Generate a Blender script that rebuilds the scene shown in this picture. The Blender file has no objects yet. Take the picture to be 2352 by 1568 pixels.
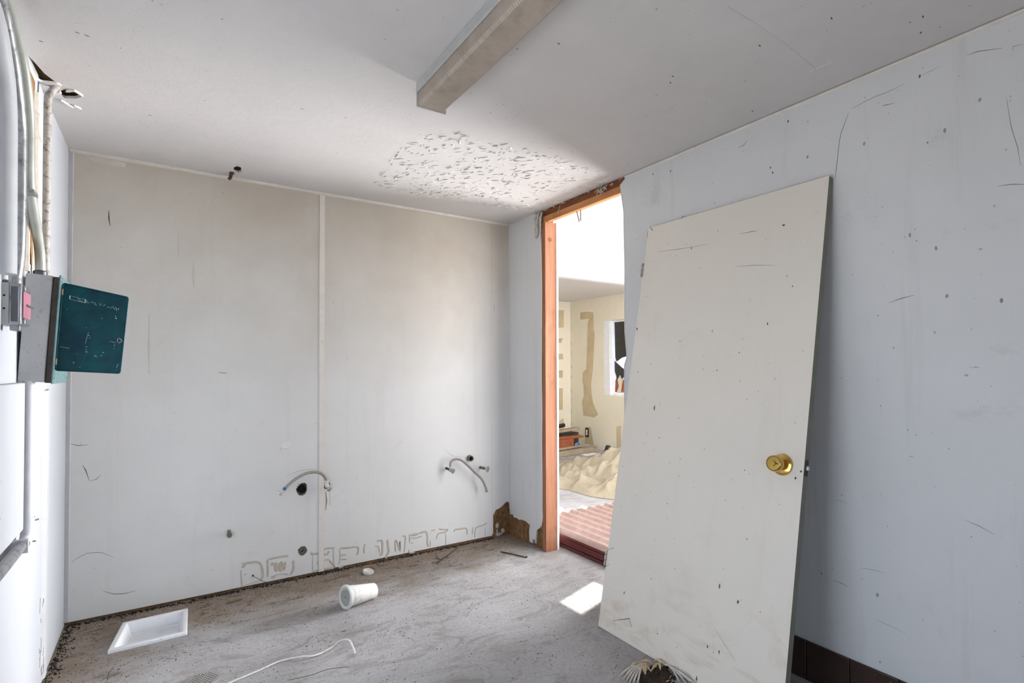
import bpy, bmesh, math, random
from mathutils import Vector, Matrix
from mathutils.geometry import tessellate_polygon
random.seed(7)
S = bpy.context.scene
COL = S.collection
PI = math.pi

# ------------------------------------------------------------------ camera, world, lights
H = 2.44
LX = -2.692                       # left wall
def make_camera():
    yaw, pitch, roll = 0.99346, 0.01613, -0.00249
    fw = Vector((math.cos(yaw)*math.cos(pitch), math.sin(yaw)*math.cos(pitch), math.sin(pitch)))
    rt = Vector((math.sin(yaw), -math.cos(yaw), 0)); up = rt.cross(fw)
    rt, up = math.cos(roll)*rt + math.sin(roll)*up, math.cos(roll)*up - math.sin(roll)*rt
    cd = bpy.data.cameras.new('camera'); cd.sensor_width = 36; cd.sensor_fit = 'HORIZONTAL'
    cd.lens = 1216.435/2352*36; cd.shift_y = 40.8/2352; cd.clip_start = 0.02
    o = bpy.data.objects.new('camera', cd); COL.objects.link(o)
    m = Matrix((rt, up, -fw)).transposed().to_4x4(); m.translation = (-2.2608, -3.5203, 1.3089)
    o.matrix_world = m; S.camera = o
make_camera()
S.view_settings.view_transform = 'Standard'; S.view_settings.look = 'None'
S.view_settings.gamma = 1.0; S.view_settings.use_curve_mapping = False
S.view_settings.exposure = 0.28
W = bpy.data.worlds.new('world'); S.world = W; W.use_nodes = True
bg = W.node_tree.nodes['Background']; bg.inputs[0].default_value = (0.62, 0.76, 1.0, 1); bg.inputs[1].default_value = 1.6
def area(name, loc, direction, sx, sy, power, col, spread=PI):
    d = bpy.data.lights.new(name, 'AREA'); d.shape = 'RECTANGLE'; d.size = sx; d.size_y = sy
    d.energy = power; d.color = col; d.spread = spread
    o = bpy.data.objects.new(name, d); COL.objects.link(o); o.location = loc
    o.rotation_euler = Vector(direction).to_track_quat('-Z', 'Z' if abs(direction[2]) < .9 else 'Y').to_euler()
    return o
SUN = Vector((-0.93, -0.30, -2.0)).normalized()
sd = bpy.data.lights.new('sun', 'SUN'); sd.energy = 9.0; sd.angle = 0.009; sd.color = (1.0, .95, .88)
so = bpy.data.objects.new('sun', sd); COL.objects.link(so); so.rotation_euler = SUN.to_track_quat('-Z', 'Y').to_euler(); so.location = (2, 0, 8)
# daylight through unseen openings; the overhead lamp is added
area('daylight_roller_opening', (1.85, -3.3, 1.45), (0, 1, 0.0), 3.0, 2.8, 140, (1.0, .97, .93))
area('daylight_far_opening', (3.62, -.82, 1.25), (-1, 0, 0.0), 1.6, 2.1, 116, (.97, .98, 1.0), math.radians(64))
area('sunlit_ground_bounce', (3.60, -.75, .22), (-4.1, 0, 2.2), 1.6, .4, 17, (1.0, .97, .95), math.radians(64))
area('added_overhead_fill', (1.45, -1.5, 2.96), (-.1, .25, -1), 1.8, 2.2, 55, (1.0, .97, .95))  # lamp added overhead so that the header shades the upper back wall
area('daylight_rear_door', (-1.95, -4.95, 1.1), (0, 1, 0.05), 1.0, 2.0, 5.0, (.78, .88, 1.0))
area('daylight_left_window', (-2.72, -2.35, 1.05), (1, 0, 0.04), 1.1, 1.1, 13.5, (.86, .93, 1.0))

# ------------------------------------------------------------------ materials
def lin(c):
    return tuple(((x/255)/12.92 if x/255 <= .04045 else ((x/255+.055)/1.055)**2.4) for x in c)
class NT:
    def __init__(s, name):
        s.m = bpy.data.materials.new(name); s.m.use_nodes = True; s.t = s.m.node_tree
        s.b = s.t.nodes['Principled BSDF']
    def n(s, typ, **kw):
        x = s.t.nodes.new(typ)
        for k, v in kw.items():
            if isinstance(k, str) and k.startswith('i_'): pass
            setattr(x, k, v)
        return x
    def l(s, a, b): s.t.links.new(a, b)
    def pos(s, scale=(1, 1, 1), obj=False):
        mp = s.n('ShaderNodeMapping'); mp.inputs['Scale'].default_value = scale
        src = s.n('ShaderNodeTexCoord').outputs['Object'] if obj else s.n('ShaderNodeNewGeometry').outputs['Position']
        s.l(src, mp.inputs[0]); return mp.outputs[0]
    def noise(s, vec, scale, detail=4, rough=.55, dist=0):
        x = s.n('ShaderNodeTexNoise'); x.inputs['Scale'].default_value = scale; x.inputs['Detail'].default_value = detail
        x.inputs['Roughness'].default_value = rough; x.inputs['Distortion'].default_value = dist
        s.l(vec, x.inputs['Vector']); return x.outputs['Fac']
    def ramp(s, f, a, b, ca=0.0, cb=1.0):
        x = s.n('ShaderNodeMapRange'); x.inputs[1].default_value = a; x.inputs[2].default_value = b
        x.inputs[3].default_value = ca; x.inputs[4].default_value = cb; s.l(f, x.inputs[0]); return x.outputs[0]
    def mix(s, f, a, b):
        x = s.n('ShaderNodeMix', data_type='RGBA')
        for i, v in ((0, f), (6, a), (7, b)):
            if isinstance(v, bpy.types.NodeSocket): s.l(v, x.inputs[i])
            elif i == 0: x.inputs[0].default_value = v
            else: x.inputs[i].default_value = (*v[:3], 1)
        return x.outputs[2]
    def math(s, op, a, b=0.5):
        x = s.n('ShaderNodeMath', operation=op)
        for i, v in ((0, a), (1, b)):
            if isinstance(v, bpy.types.NodeSocket): s.l(v, x.inputs[i])
            else: x.inputs[i].default_value = v
        return x.outputs[0]
    def sep(s, vec):
        x = s.n('ShaderNodeSeparateXYZ'); s.l(vec, x.inputs[0]); return x.outputs
    def bump(s, h, strength=.3, dist=.01):
        x = s.n('ShaderNodeBump'); x.inputs['Strength'].default_value = strength; x.inputs['Distance'].default_value = dist
        s.l(h, x.inputs['Height']); s.l(x.outputs[0], s.b.inputs['Normal'])
    def out(s, col, rough=.6, metal=0, spec=.4):
        if isinstance(col, bpy.types.NodeSocket): s.l(col, s.b.inputs['Base Color'])
        else: s.b.inputs['Base Color'].default_value = (*col[:3], 1)
        if isinstance(rough, bpy.types.NodeSocket): s.l(rough, s.b.inputs['Roughness'])
        else: s.b.inputs['Roughness'].default_value = rough
        s.b.inputs['Metallic'].default_value = metal; s.b.inputs['Specular IOR Level'].default_value = spec
        return s.m
def plain(name, c, rough=.6, metal=0, var=.12, scale=14, spec=.4, bump=0, obj=True, dirt=None, dirt_lo=.55, dirt_hi=.75):
    t = NT(name); v = t.pos(obj=obj); c = lin(c)
    f = t.noise(v, scale, 5)
    col = t.mix(t.ramp(f, .3, .7), tuple(x*(1-var) for x in c), tuple(min(1, x*(1+var)) for x in c))
    if dirt:
        g = t.noise(v, scale*2.3, 6, .65, .4); col = t.mix(t.ramp(g, dirt_lo, dirt_hi), col, lin(dirt))
    if bump: t.bump(t.noise(v, scale*5, 4), bump, .004)
    return t.out(col, rough, metal, spec)
def paint(name, c, dirty, mott=.06, speck=.35, streak=.25, tex=.25, texscale=320, rough=.55, top_tint=None):
    """old wall paint: blotches, vertical streaks, fly specks, roller texture; all in world metres"""
    t = NT(name); v = t.pos(); c = lin(c); d = lin(dirty)
    f = t.noise(v, 1.3, 5, .6)
    col = t.mix(t.ramp(f, .3, .7), tuple(x*(1-mott) for x in c), tuple(min(1, x*(1+mott)) for x in c))
    st = t.noise(t.pos((9, 9, .55)), 1.0, 6, .7)
    col = t.mix(t.math('MULTIPLY', t.ramp(st, .55, .85), streak), col, d)
    bl = t.noise(v, 4.2, 6, .7, .6)
    col = t.mix(t.math('MULTIPLY', t.ramp(bl, .6, .8), streak), col, d)
    sp = t.noise(v, 38, 2, .5)
    col = t.mix(t.math('MULTIPLY', t.ramp(sp, .735, .78), speck), col, tuple(x*.3 for x in d))
    if top_tint:   # brown tint, stronger towards the top, blotchy and with a wandering lower edge
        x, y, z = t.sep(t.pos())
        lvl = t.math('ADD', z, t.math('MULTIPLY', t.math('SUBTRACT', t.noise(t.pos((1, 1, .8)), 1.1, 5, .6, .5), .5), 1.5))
        col = t.mix(t.math('MULTIPLY', t.ramp(lvl, 1.15, 2.35), top_tint), col, t.mix(t.ramp(t.noise(v, 2.6, 5), .35, .7), lin((170, 152, 124)), lin((186, 172, 150))))
    t.bump(t.math('ADD', t.math('MULTIPLY', t.noise(v, texscale, 3), .5), t.noise(v, 22, 4)), tex, .003)
    return t.out(col, rough, 0, .35)
M = {}
M['back'] = paint('back_wall_paint', (218, 217, 215), (150, 137, 118), .05, .15, .16, .3, top_tint=.6)
M['right'] = paint('right_wall_paint', (210, 210, 210), (132, 128, 118), .05, .5, .28, .2, 200)
M['left'] = paint('left_wall_paint', (180, 182, 187), (165, 160, 152), .04, .3, .2, .2)
M['ceil'] = paint('ceiling_paint', (206, 202, 200), (150, 144, 138), .05, .5, .12, .35, 260, .5)
M['next'] = paint('next_room_paint', (216, 208, 188), (178, 156, 112), .05, .2, .2, .15)
M['white'] = paint('near_area_paint', (240, 240, 240), (205, 198, 182), .03, .2, .1, .15)
def leaf_mat():
    m = paint('door_paint', (224, 217, 206), (158, 148, 130), .03, .18, .14, .05, 60, .4); nt = m.node_tree; b = nt.nodes['Principled BSDF']
    t = NT.__new__(NT); t.m = m; t.t = nt; t.b = b
    old = b.inputs['Base Color'].links[0].from_socket
    x, y, z = t.sep(t.pos()); f = t.noise(t.pos((1.2, 2.2, 5)), 1.6, 6, .65, .8)   # muddy smears along the bottom of the leaf
    k = t.math('MULTIPLY', t.ramp(z, .42, .10), t.ramp(f, .50, .66))
    t.l(t.mix(t.math('MULTIPLY', k, .42), old, lin((176, 150, 116))), b.inputs['Base Color']); return m
M['leaf'] = leaf_mat()
M['leafedge'] = plain('door_edge', (118, 118, 106), .6, var=.1)
M['trim'] = plain('trim_paint', (222, 216, 208), .5, var=.05, dirt=(160, 150, 138), dirt_lo=.6, dirt_hi=.9)
M['ltrim'] = plain('left_trim_paint', (186, 187, 189), .5, var=.05, dirt=(165, 158, 148), dirt_lo=.58, dirt_hi=.8, scale=10)
M['flake'] = plain('peeled_ceiling_paint', (224, 220, 217), .5, var=.05)
M['substrate'] = plain('bare_brown_board', (128, 96, 62), .85, var=.3, scale=22, bump=.4, obj=False, dirt=(70, 45, 28), dirt_lo=.5, dirt_hi=.7)
M['gypsum'] = plain('torn_gypsum', (190, 182, 170), .9, var=.12, scale=40, bump=.4)
M['glue'] = plain('old_glue', (184, 175, 162), .55, var=.12, scale=40, obj=False)
M['mark'] = plain('scuff_mark', (84, 80, 74), .8, var=.3, obj=False)
M['crack'] = plain('crack_dark', (105, 104, 102), .9, obj=False)
M['palemark'] = plain('pale_mark', (150, 147, 143), .8, var=.2, obj=False)
M['dark'] = plain('dark_void', (14, 13, 12), .95, var=.3)
M['tile'] = plain('brown_base_tile', (62, 46, 41), .35, var=.12, scale=9, dirt=(110, 98, 90), dirt_lo=.68, dirt_hi=.82)
M['grout'] = plain('dark_grout', (38, 30, 27), .9)
M['galv'] = plain('galvanised_steel', (168, 170, 172), .35, .75, .18, 18, dirt=(105, 106, 108), dirt_lo=.5, dirt_hi=.75)
M['olivepipe'] = plain('grey_green_conduit', (160, 162, 154), .4, .25, .1, 20)
M['whitepipe'] = plain('painted_white_pipe', (192, 193, 196), .5, 0, .05, 16, dirt=(140, 134, 126), dirt_lo=.66, dirt_hi=.8)
M['oldpipe'] = plain('chipped_painted_pipe', (168, 163, 157), .6, 0, .15, 25, dirt=(118, 106, 94), dirt_lo=.5, dirt_hi=.64)
M['greybox'] = plain('grey_box_paint', (180, 180, 180), .5, .2, .08, 10, dirt=(120, 120, 120), dirt_lo=.62, dirt_hi=.8)
M['darkmetal'] = plain('dark_bare_metal', (70, 64, 58), .5, .5, .25, 22)
M['tealtrim'] = plain('faded_teal_paint', (86, 116, 118), .45, .1, .15, 24, dirt=(160, 190, 190), dirt_lo=.6, dirt_hi=.75)
M['teal'] = plain('teal_door_paint', (2, 66, 74), .5, 0, .3, 9, .2, dirt=(0, 40, 60), dirt_lo=.45, dirt_hi=.8)
M['scratch'] = plain('bare_scratch', (178, 205, 205), .5, .2)
M['copper'] = plain('copper_clip', (214, 168, 130), .4, .6)
M['pink'] = plain('pink_plastic', (168, 112, 128), .5)
M['brass'] = plain('polished_brass', (208, 170, 92), .16, 1.0, .1, 30)
M['steel'] = plain('dull_steel', (172, 170, 166), .3, .9, .15, 60)
M['braid'] = plain('braided_hose', (158, 152, 148), .4, .7, .3, 260, bump=.5)
M['chrome'] = plain('chrome_valve', (205, 205, 208), .2, .9, .1, 60)
M['rust'] = plain('rusty_iron', (92, 66, 48), .8, .3, .35, 50, dirt=(58, 36, 22))
M['iron'] = plain('weathered_fitting', (116, 116, 100), .6, .3, .25, 60, dirt=(60, 58, 50))
M['bluelabel'] = plain('blue_label', (24, 96, 128), .5)
M['enamel'] = plain('white_enamel', (228, 229, 232), .2, 0, .03, 12, .5, dirt=(168, 166, 164), dirt_lo=.6, dirt_hi=.8)
M['paper'] = plain('cup_paper', (222, 219, 212), .6, 0, .03)
M['lid'] = plain('cup_lid_plastic', (206, 208, 204), .35, 0, .03)
M['cupprint'] = plain('cup_print', (120, 124, 122), .7)
M['plastic'] = plain('white_plastic', (214, 210, 204), .4, 0, .06, dirt=(150, 138, 120))
M['diffuser'] = plain('dusty_diffuser', (172, 160, 147), .45, 0, .12, 7, obj=False, dirt=(150, 134, 116), dirt_lo=.5, dirt_hi=.8)
M['fixture'] = plain('fixture_enamel', (186, 186, 184), .4, .1, .06)
M['dry'] = plain('dry_palm', (186, 164, 128), .8, 0, .2, 30)
M['drygrey'] = plain('grey_palm_leaflet', (196, 190, 182), .8, 0, .25, 30)
M['dung'] = plain('dark_litter', (52, 40, 31), .95, 0, .4, 60, bump=.5)
M['twig'] = plain('twig_bark', (72, 60, 50), .9, 0, .2, 30)
M['redmetal'] = plain('red_corrugated_metal', (102, 82, 77), .42, 0, .15, 8, .5, dirt=(120, 101, 95), dirt_lo=.45, dirt_hi=.75)
M['redlip'] = plain('unfaded_red_edge', (100, 42, 38), .5, 0, .2, 20)
M['canvas'] = plain('canvas', (146, 135, 115), .9, 0, .08, 6, bump=.25)
M['plankgrey'] = plain('grey_plank', (150, 134, 112), .85, 0, .2, 12)
M['plankdark'] = plain('dark_plank', (64, 52, 44), .85, 0, .3, 12)
M['plankred'] = plain('orange_brown_wood', (140, 74, 42), .6, 0, .2, 10)
M['blue'] = plain('blue_plastic', (120, 150, 190), .4)
M['black'] = plain('black_plastic', (30, 28, 26), .6)
M['alum'] = plain('aluminium', (226, 228, 232), .4, .3, .05)
M['film'] = plain('dark_window_film', (40, 37, 31), .5, 0, .3, 14)
M['tan'] = plain('mud_patch', (184, 166, 134), .9, 0, .1, 6, obj=False)
M['whiteball'] = plain('white_foam', (240, 240, 240), .7)
M['exground'] = plain('outside_ground', (176, 166, 150), .9, 0, .1, 2)
def wood(name, c, c2, axis=2, sc=1.0):
    t = NT(name); s = [26*sc]*3; s[axis] = 1.6*sc
    v = t.pos(tuple(s)); f = t.noise(v, 1.0, 6, .6, 1.2)
    col = t.mix(t.ramp(f, .3, .72), lin(c), lin(c2))
    g = t.noise(t.pos(), 6, 4); col = t.mix(t.math('MULTIPLY', t.ramp(g, .55, .8), .5), col, lin(tuple(x*.72 for x in c2)))
    t.bump(f, .25, .003); return t.out(col, .65, 0, .3)
M['jambwood'] = wood('fir_jamb', (164, 114, 86), (138, 87, 59), 2)
M['headwood'] = wood('fir_header', (204, 146, 96), (176, 112, 66), 1)
M['platewood'] = wood('dark_plate', (140, 84, 50), (96, 52, 30), 1)
def glass_mat():
    m = bpy.data.materials.new('window_glass'); m.use_nodes = True; nt = m.node_tree; nt.nodes.clear()
    o = nt.nodes.new('ShaderNodeOutputMaterial'); mx = nt.nodes.new('ShaderNodeMixShader')
    tr = nt.nodes.new('ShaderNodeBsdfTransparent'); gl = nt.nodes.new('ShaderNodeBsdfGlossy'); gl.inputs['Roughness'].default_value = .05
    mx.inputs[0].default_value = .1
    nt.links.new(tr.outputs[0], mx.inputs[1]); nt.links.new(gl.outputs[0], mx.inputs[2]); nt.links.new(mx.outputs[0], o.inputs[0]); return m
M['glass'] = glass_mat()
def floor_mat():
    t = NT('dirty_concrete'); v = t.pos(); x, y, z = t.sep(t.pos())
    base = t.mix(t.ramp(t.noise(v, 1.6, 6, .6), .3, .7), lin((150, 147, 147)), lin((186, 184, 185)))
    fine = t.noise(v, 60, 5, .7)
    base = t.mix(t.ramp(fine, .35, .75, 0, .42), base, lin((110, 104, 98)))
    swirl = t.noise(t.pos((1, 2.2, 1)), 3.2, 8, .72, 1.5)
    base = t.mix(t.math('MULTIPLY', t.ramp(swirl, .50, .70), .68), base, lin((104, 97, 90)))
    # brown dirt lies along the back wall and in the corner on the left
    near = t.math('MULTIPLY', t.ramp(y, -.72, -.12), t.ramp(y, .3, .05))
    left = t.math('MULTIPLY', t.ramp(x, -2.0, -2.65), t.ramp(y, -1.3, -.5))
    m_ = t.math('ADD', t.math('MAXIMUM', near, left), t.ramp(t.noise(t.pos((1, 1.8, 1)), 2.4, 7, .7, .8), 0.35, .8, -.42, .40))
    base = t.mix(t.math('MULTIPLY', t.ramp(m_, .1, .75), .8), base, lin((124, 106, 86)))
    dk = t.noise(t.pos((7, 16, 7)), 1.2, 6, .75, 1.0)
    base = t.mix(t.math('MULTIPLY', t.ramp(m_, .0, .8), t.ramp(dk, .54, .66)), base, lin((74, 62, 50)))
    sp = t.noise(t.pos((30, 62, 30)), 1.0, 3, .6)
    base = t.mix(t.ramp(sp, .70, .74, 0, .75), base, lin((66, 60, 54)))
    wp = t.noise(t.pos((44, 80, 44)), 1.1, 2, .5)
    base = t.mix(t.ramp(wp, .755, .78, 0, .7), base, lin((222, 220, 218)))
    t.bump(t.math('ADD', fine, t.math('MULTIPLY', swirl, 2.0)), .35, .006)
    return t.out(base, .75, 0, .3)
M['floor'] = floor_mat()

# ------------------------------------------------------------------ mesh helpers
class MB:
    def __init__(s): s.v = []; s.f = []
    def add(s, vs, fs):
        o = len(s.v); s.v += [tuple(p) for p in vs]; s.f += [tuple(i+o for i in f) for f in fs]; return s
    def box(s, lo, hi, mat=None):
        (a, b, c), (d, e, f) = lo, hi
        vs = [(a,b,c),(d,b,c),(d,e,c),(a,e,c),(a,b,f),(d,b,f),(d,e,f),(a,e,f)]
        if mat is not None: vs = [mat @ Vector(p) for p in vs]
        return s.add(vs, [(3,2,1,0),(4,5,6,7),(0,1,5,4),(1,2,6,5),(2,3,7,6),(3,0,4,7)])
    def bar(s, a, b, w, h, up=(0, 0, 1)):
        """a box whose axis runs from a to b"""
        a, b = Vector(a), Vector(b); d = (b-a); L = d.length; d.normalize()
        r = d.cross(Vector(up)).normalized(); u = r.cross(d)
        vs = [a + r*x*w/2 + u*y*h/2 + d*t*L for t in (0, 1) for x, y in ((-1,-1),(1,-1),(1,1),(-1,1))]
        return s.add(vs, [(3,2,1,0),(4,5,6,7),(0,1,5,4),(1,2,6,5),(2,3,7,6),(3,0,4,7)])
    def tube(s, path, r, n=14, cap=True):
        P = [Vector(p) for p in path]; k = len(P); rr = r if isinstance(r, (list, tuple)) else [r]*k
        T = [(P[min(i+1, k-1)] - P[max(i-1, 0)]).normalized() for i in range(k)]
        u = T[0].orthogonal().normalized(); vs = []
        for i in range(k):
            u = (u - T[i]*u.dot(T[i])).normalized(); w = T[i].cross(u)
            vs += [P[i] + (u*math.cos(2*PI*j/n) + w*math.sin(2*PI*j/n))*rr[i] for j in range(n)]
        fs = [(i*n+j, i*n+(j+1) % n, (i+1)*n+(j+1) % n, (i+1)*n+j) for i in range(k-1) for j in range(n)]
        if cap: fs += [tuple(range(n-1, -1, -1)), tuple(range((k-1)*n, k*n))]
        return s.add(vs, fs)
    def lathe(s, prof, origin, axis, n=28, cap=True):
        """prof: (radius, distance along axis)"""
        a = Vector(axis).normalized(); u = a.orthogonal().normalized(); w = a.cross(u); o = Vector(origin); vs = []
        for r, h in prof: vs += [o + a*h + (u*math.cos(2*PI*j/n) + w*math.sin(2*PI*j/n))*max(r, 1e-5) for j in range(n)]
        k = len(prof)
        fs = [(i*n+j, i*n+(j+1) % n, (i+1)*n+(j+1) % n, (i+1)*n+j) for i in range(k-1) for j in range(n)]
        if cap: fs += [tuple(range(n-1, -1, -1)), tuple(range((k-1)*n, k*n))]
        return s.add(vs, fs)
    def plate(s, outer, holes, back):
        """flat polygon with holes, thickened by the vector back"""
        loops = [[Vector(p) for p in outer]] + [[Vector(p) for p in h] for h in holes]
        flat = [p for l in loops for p in l]; n = len(flat); b = Vector(back)
        tris = tessellate_polygon(loops)
        vs = flat + [p + b for p in flat]
        fs = [tuple(t) for t in tris] + [tuple(i+n for i in reversed(t)) for t in tris]
        o = 0
        for l in loops:
            k = len(l); fs += [(o+i, o+(i+1) % k, o+(i+1) % k+n, o+i+n) for i in range(k)]; o += k
        return s.add(vs, fs)
    def ribbon(s, path, w, nrm, h=.0008, lift=.0, taper=True):
        """low domed stroke lying on a surface with normal nrm"""
        P = [Vector(p) for p in path]; k = len(P); nv = Vector(nrm); vs = []
        for i in range(k):
            t = (P[min(i+1, k-1)] - P[max(i-1, 0)]).normalized(); r = t.cross(nv).normalized()
            q = (.35 if taper and i in (0, k-1) else 1.0) * w * .5
            vs += [P[i]-r*q + nv*lift, P[i]-r*q*.6 + nv*(h+lift), P[i]+r*q*.6 + nv*(h+lift), P[i]+r*q + nv*lift]
        fs = [(4*i+j, 4*i+j+1, 4*i+5+j, 4*i+4+j) for i in range(k-1) for j in range(3)]
        fs += [(0, 1, 2, 3), (4*k-1, 4*k-2, 4*k-3, 4*k-4)]
        return s.add(vs, fs)
    def blob(s, c, ru, rv, u, v, n=8, jit=.25, h=.0006):
        c, u, v = Vector(c), Vector(u), Vector(v); nv = u.cross(v).normalized()
        ring = [c + (u*math.cos(2*PI*i/n)*ru + v*math.sin(2*PI*i/n)*rv)*(1+random.uniform(-jit, jit)) for i in range(n)]
        top = [c + (p-c)*.75 + nv*h for p in ring]
        return s.add(ring + top, [tuple(range(n, 2*n))] + [(i, (i+1) % n, n+(i+1) % n, n+i) for i in range(n)])
def smooth_path(P, sub=5):
    P = [Vector(p) for p in P]; out = []
    for i in range(len(P)-1):
        a, b, c, d = P[max(i-1, 0)], P[i], P[i+1], P[min(i+2, len(P)-1)]
        for k in range(sub):
            t = k/sub
            out.append(.5*((2*b) + (c-a)*t + (2*a-5*b+4*c-d)*t*t + (3*b-a-3*c+d)*t**3))
    return out + [P[-1]]
def obj(name, mb, mat, parent=None, smooth=False, bevel=0, loc=None, solid=True, stuff=False):
    me = bpy.data.meshes.new(name); me.from_pydata([tuple(p) for p in mb.v], [], mb.f)
    if solid:
        bm = bmesh.new(); bm.from_mesh(me); bmesh.ops.recalc_face_normals(bm, faces=bm.faces[:]); bm.to_mesh(me); bm.free()
    me.materials.append(M[mat] if isinstance(mat, str) else mat)
    if smooth:
        for p in me.polygons: p.use_smooth = True
        me.set_sharp_from_angle(angle=math.radians(40))
    me.update()
    o = bpy.data.objects.new(name, me); COL.objects.link(o)
    if parent is not None:
        o.parent = parent
        if loc is None: o.matrix_parent_inverse = parent.matrix_world.inverted() if parent.type != 'EMPTY' else Matrix.Translation(-parent.location)
    if loc: o.location = loc
    if bevel:
        b = o.modifiers.new('bevel', 'BEVEL'); b.width = bevel; b.segments = 2; b.limit_method = 'ANGLE'; b.angle_limit = math.radians(40)
        for p in me.polygons: p.use_smooth = True
        me.set_sharp_from_angle(angle=math.radians(50))
    if stuff: o['kind'] = 'stuff'
    return o
def tag(o, label, cat, group=None, kind=None):
    o['label'] = label; o['category'] = cat
    if group: o['group'] = group
    if kind: o['kind'] = kind
    return o
def thing(name, label, cat, loc=(0, 0, 0), group=None, kind=None):
    o = bpy.data.objects.new(name, None); COL.objects.link(o); o.location = loc; o.empty_display_size = .05
    return tag(o, label, cat, group, kind)
def rect(axis, val, a0, a1, b0, b1):
    """corner loop on a plane: axis 0 -> (y, z), 1 -> (x, z), 2 -> (x, y)"""
    q = [(a0, b0), (a1, b0), (a1, b1), (a0, b1)]
    return [(val, a, b) if axis == 0 else (a, val, b) if axis == 1 else (a, b, val) for a, b in q]
def circ(axis, val, c, r, n=14, jit=0.0):
    out = []
    for i in range(n):
        k = r*(1+random.uniform(-jit, jit)); a, b = c[0]+k*math.cos(2*PI*i/n), c[1]+k*math.sin(2*PI*i/n)
        out.append((val, a, b) if axis == 0 else (a, val, b) if axis == 1 else (a, b, val))
    return out
def struct(name, mb, mat, label, cat, **kw):
    o = obj(name, mb, mat, **kw); return tag(o, label, cat, kind='structure')
XH, YV = Vector((1, 0, 0)), Vector((0, 1, 0)); ZU = Vector((0, 0, 1))

# ------------------------------------------------------------------ floor
tray_hole = [(-2.462, -.432, 0), (-2.43, -.172, 0), (-2.178, -.165, 0), (-2.190, -.427, 0)]
mb = MB().plate([(-3.2, -5.2, 0), (3.9, -5.2, 0), (3.9, 4.0, 0), (-3.2, 4.0, 0)], [tray_hole], (0, 0, -.12))
floor = struct('floor', mb, 'floor', 'dirty grey concrete floor with brown dust along the walls', 'floor')
mb = MB().box((-14, -18, -.2), (16, 16, -.13))
struct('ground', mb, 'exground', 'pale ground outside the building', 'ground')

# ------------------------------------------------------------------ ceiling of the main room
hexhole = [[(-1.9551,-0.1785,2.4400),(-1.9411,-0.2143,2.4400),(-1.9209,-0.2082,2.4400),(-1.9079,-0.1379,2.4400),(-1.9235,-0.1037,2.4400),(-1.9475,-0.1205,2.4400)]]
if isinstance(hexhole[0], list): hexhole = hexhole[0]
hole_a = [(-2.6307,-0.7299,2.4400),(-2.6129,-0.7557,2.4400),(-2.5826,-0.7645,2.4400),(-2.5638,-0.7439,2.4400),(-2.5645,-0.7137,2.4400),(-2.5912,-0.6776,2.4400),(-2.6261,-0.6589,2.4400),(-2.6370,-0.667,2.4400)]
hole_b = [(-2.688, -.98, H), (-2.674, -.92, H), (-2.662, -.86, H), (-2.644, -.82, H), (-2.632, -.79, H), (-2.634, -.755, H), (-2.655, -.74, H), (-2.688, -.75, H)]
mb = MB().plate([(LX-.02, -5.0, H), (0.0, -5.0, H), (0.0, .02, H), (LX-.02, .02, H)], [hexhole, hole_a, hole_b], (0, 0, .012))
ceiling = struct('ceiling', mb, 'ceil', 'stained white painted ceiling with a peeling area by the doorway', 'ceiling')
obj('joist_board', MB().box((-3.2, -5.2, 2.468), (.0, .5, 2.56)), 'substrate', ceiling)
# peeling paint: curled slivers hanging off the ceiling by the doorway
poly = [(p[0], p[1]) for p in [(-1.1938,-0.3284,2.4400),(-1.2702,-0.8699,2.4400),(-1.2030,-1.2602,2.4400),(-0.9509,-1.2524,2.4400),(-0.7341,-1.2800,2.4400),(-0.368,-1.2955,2.4400),(-0.0252,-1.2296,2.4400),(0.0155,-0.9083,2.4400),(0.0382,-0.5049,2.4400),(-0.1969,-0.3793,2.4400),(-0.605,-0.2953,2.4400),(-0.9499,-0.2899,2.4400)]]
def inside(x, y, P):
    c = False; j = len(P)-1
    for i in range(len(P)):
        if (P[i][1] > y) != (P[j][1] > y) and x < (P[j][0]-P[i][0])*(y-P[i][1])/(P[j][1]-P[i][1])+P[i][0]: c = not c
        j = i
    return c
bx0, bx1 = min(p[0] for p in poly), max(p[0] for p in poly); by0, by1 = min(p[1] for p in poly), max(p[1] for p in poly)
def flakes(n, poly, lo, hi, seed):
    rnd = random.Random(seed); mb = MB(); k = 0
    while k < n:
        x, y = rnd.uniform(bx0, bx1), rnd.uniform(by0, by1)
        if not inside(x, y, poly): continue
        k += 1
        L, Wd = rnd.uniform(lo, hi), rnd.uniform(.002, .007); a = rnd.gauss(-.9, .55) if rnd.random() < .75 else rnd.uniform(0, PI)
        d = Vector((math.cos(a), math.sin(a), 0)); r = Vector((-d.y, d.x, 0)) * (1 if rnd.random() < .5 else -1)
        lift = rnd.uniform(.0008, .0042); vs = []; m = 5
        for i in range(m):
            t = i/(m-1); w = Wd*(.35+math.sin(PI*(.1+.8*t))*.65*rnd.uniform(.7, 1.2)); c = Vector((x, y, H)) + d*(t-.5)*L + r*rnd.uniform(-.002, .002)
            b = lift*math.sin(PI*(.08+.84*t))
            vs += [c + Vector((0, 0, .0005)), c + r*w*.55 - ZU*b*.45, c + r*w - ZU*b, c + r*w*.97 - ZU*(b-.0008), c + r*w*.5 - ZU*(b*.4-.0012)]
        fs = [(5*i+j, 5*i+j+1, 5*i+6+j, 5*i+5+j) for i in range(m-1) for j in range(4)]
        mb.add(vs, fs)
    return mb
obj('peeling_paint', flakes(820, poly, .010, .052, 3), 'flake', ceiling, solid=False, stuff=True)
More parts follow.
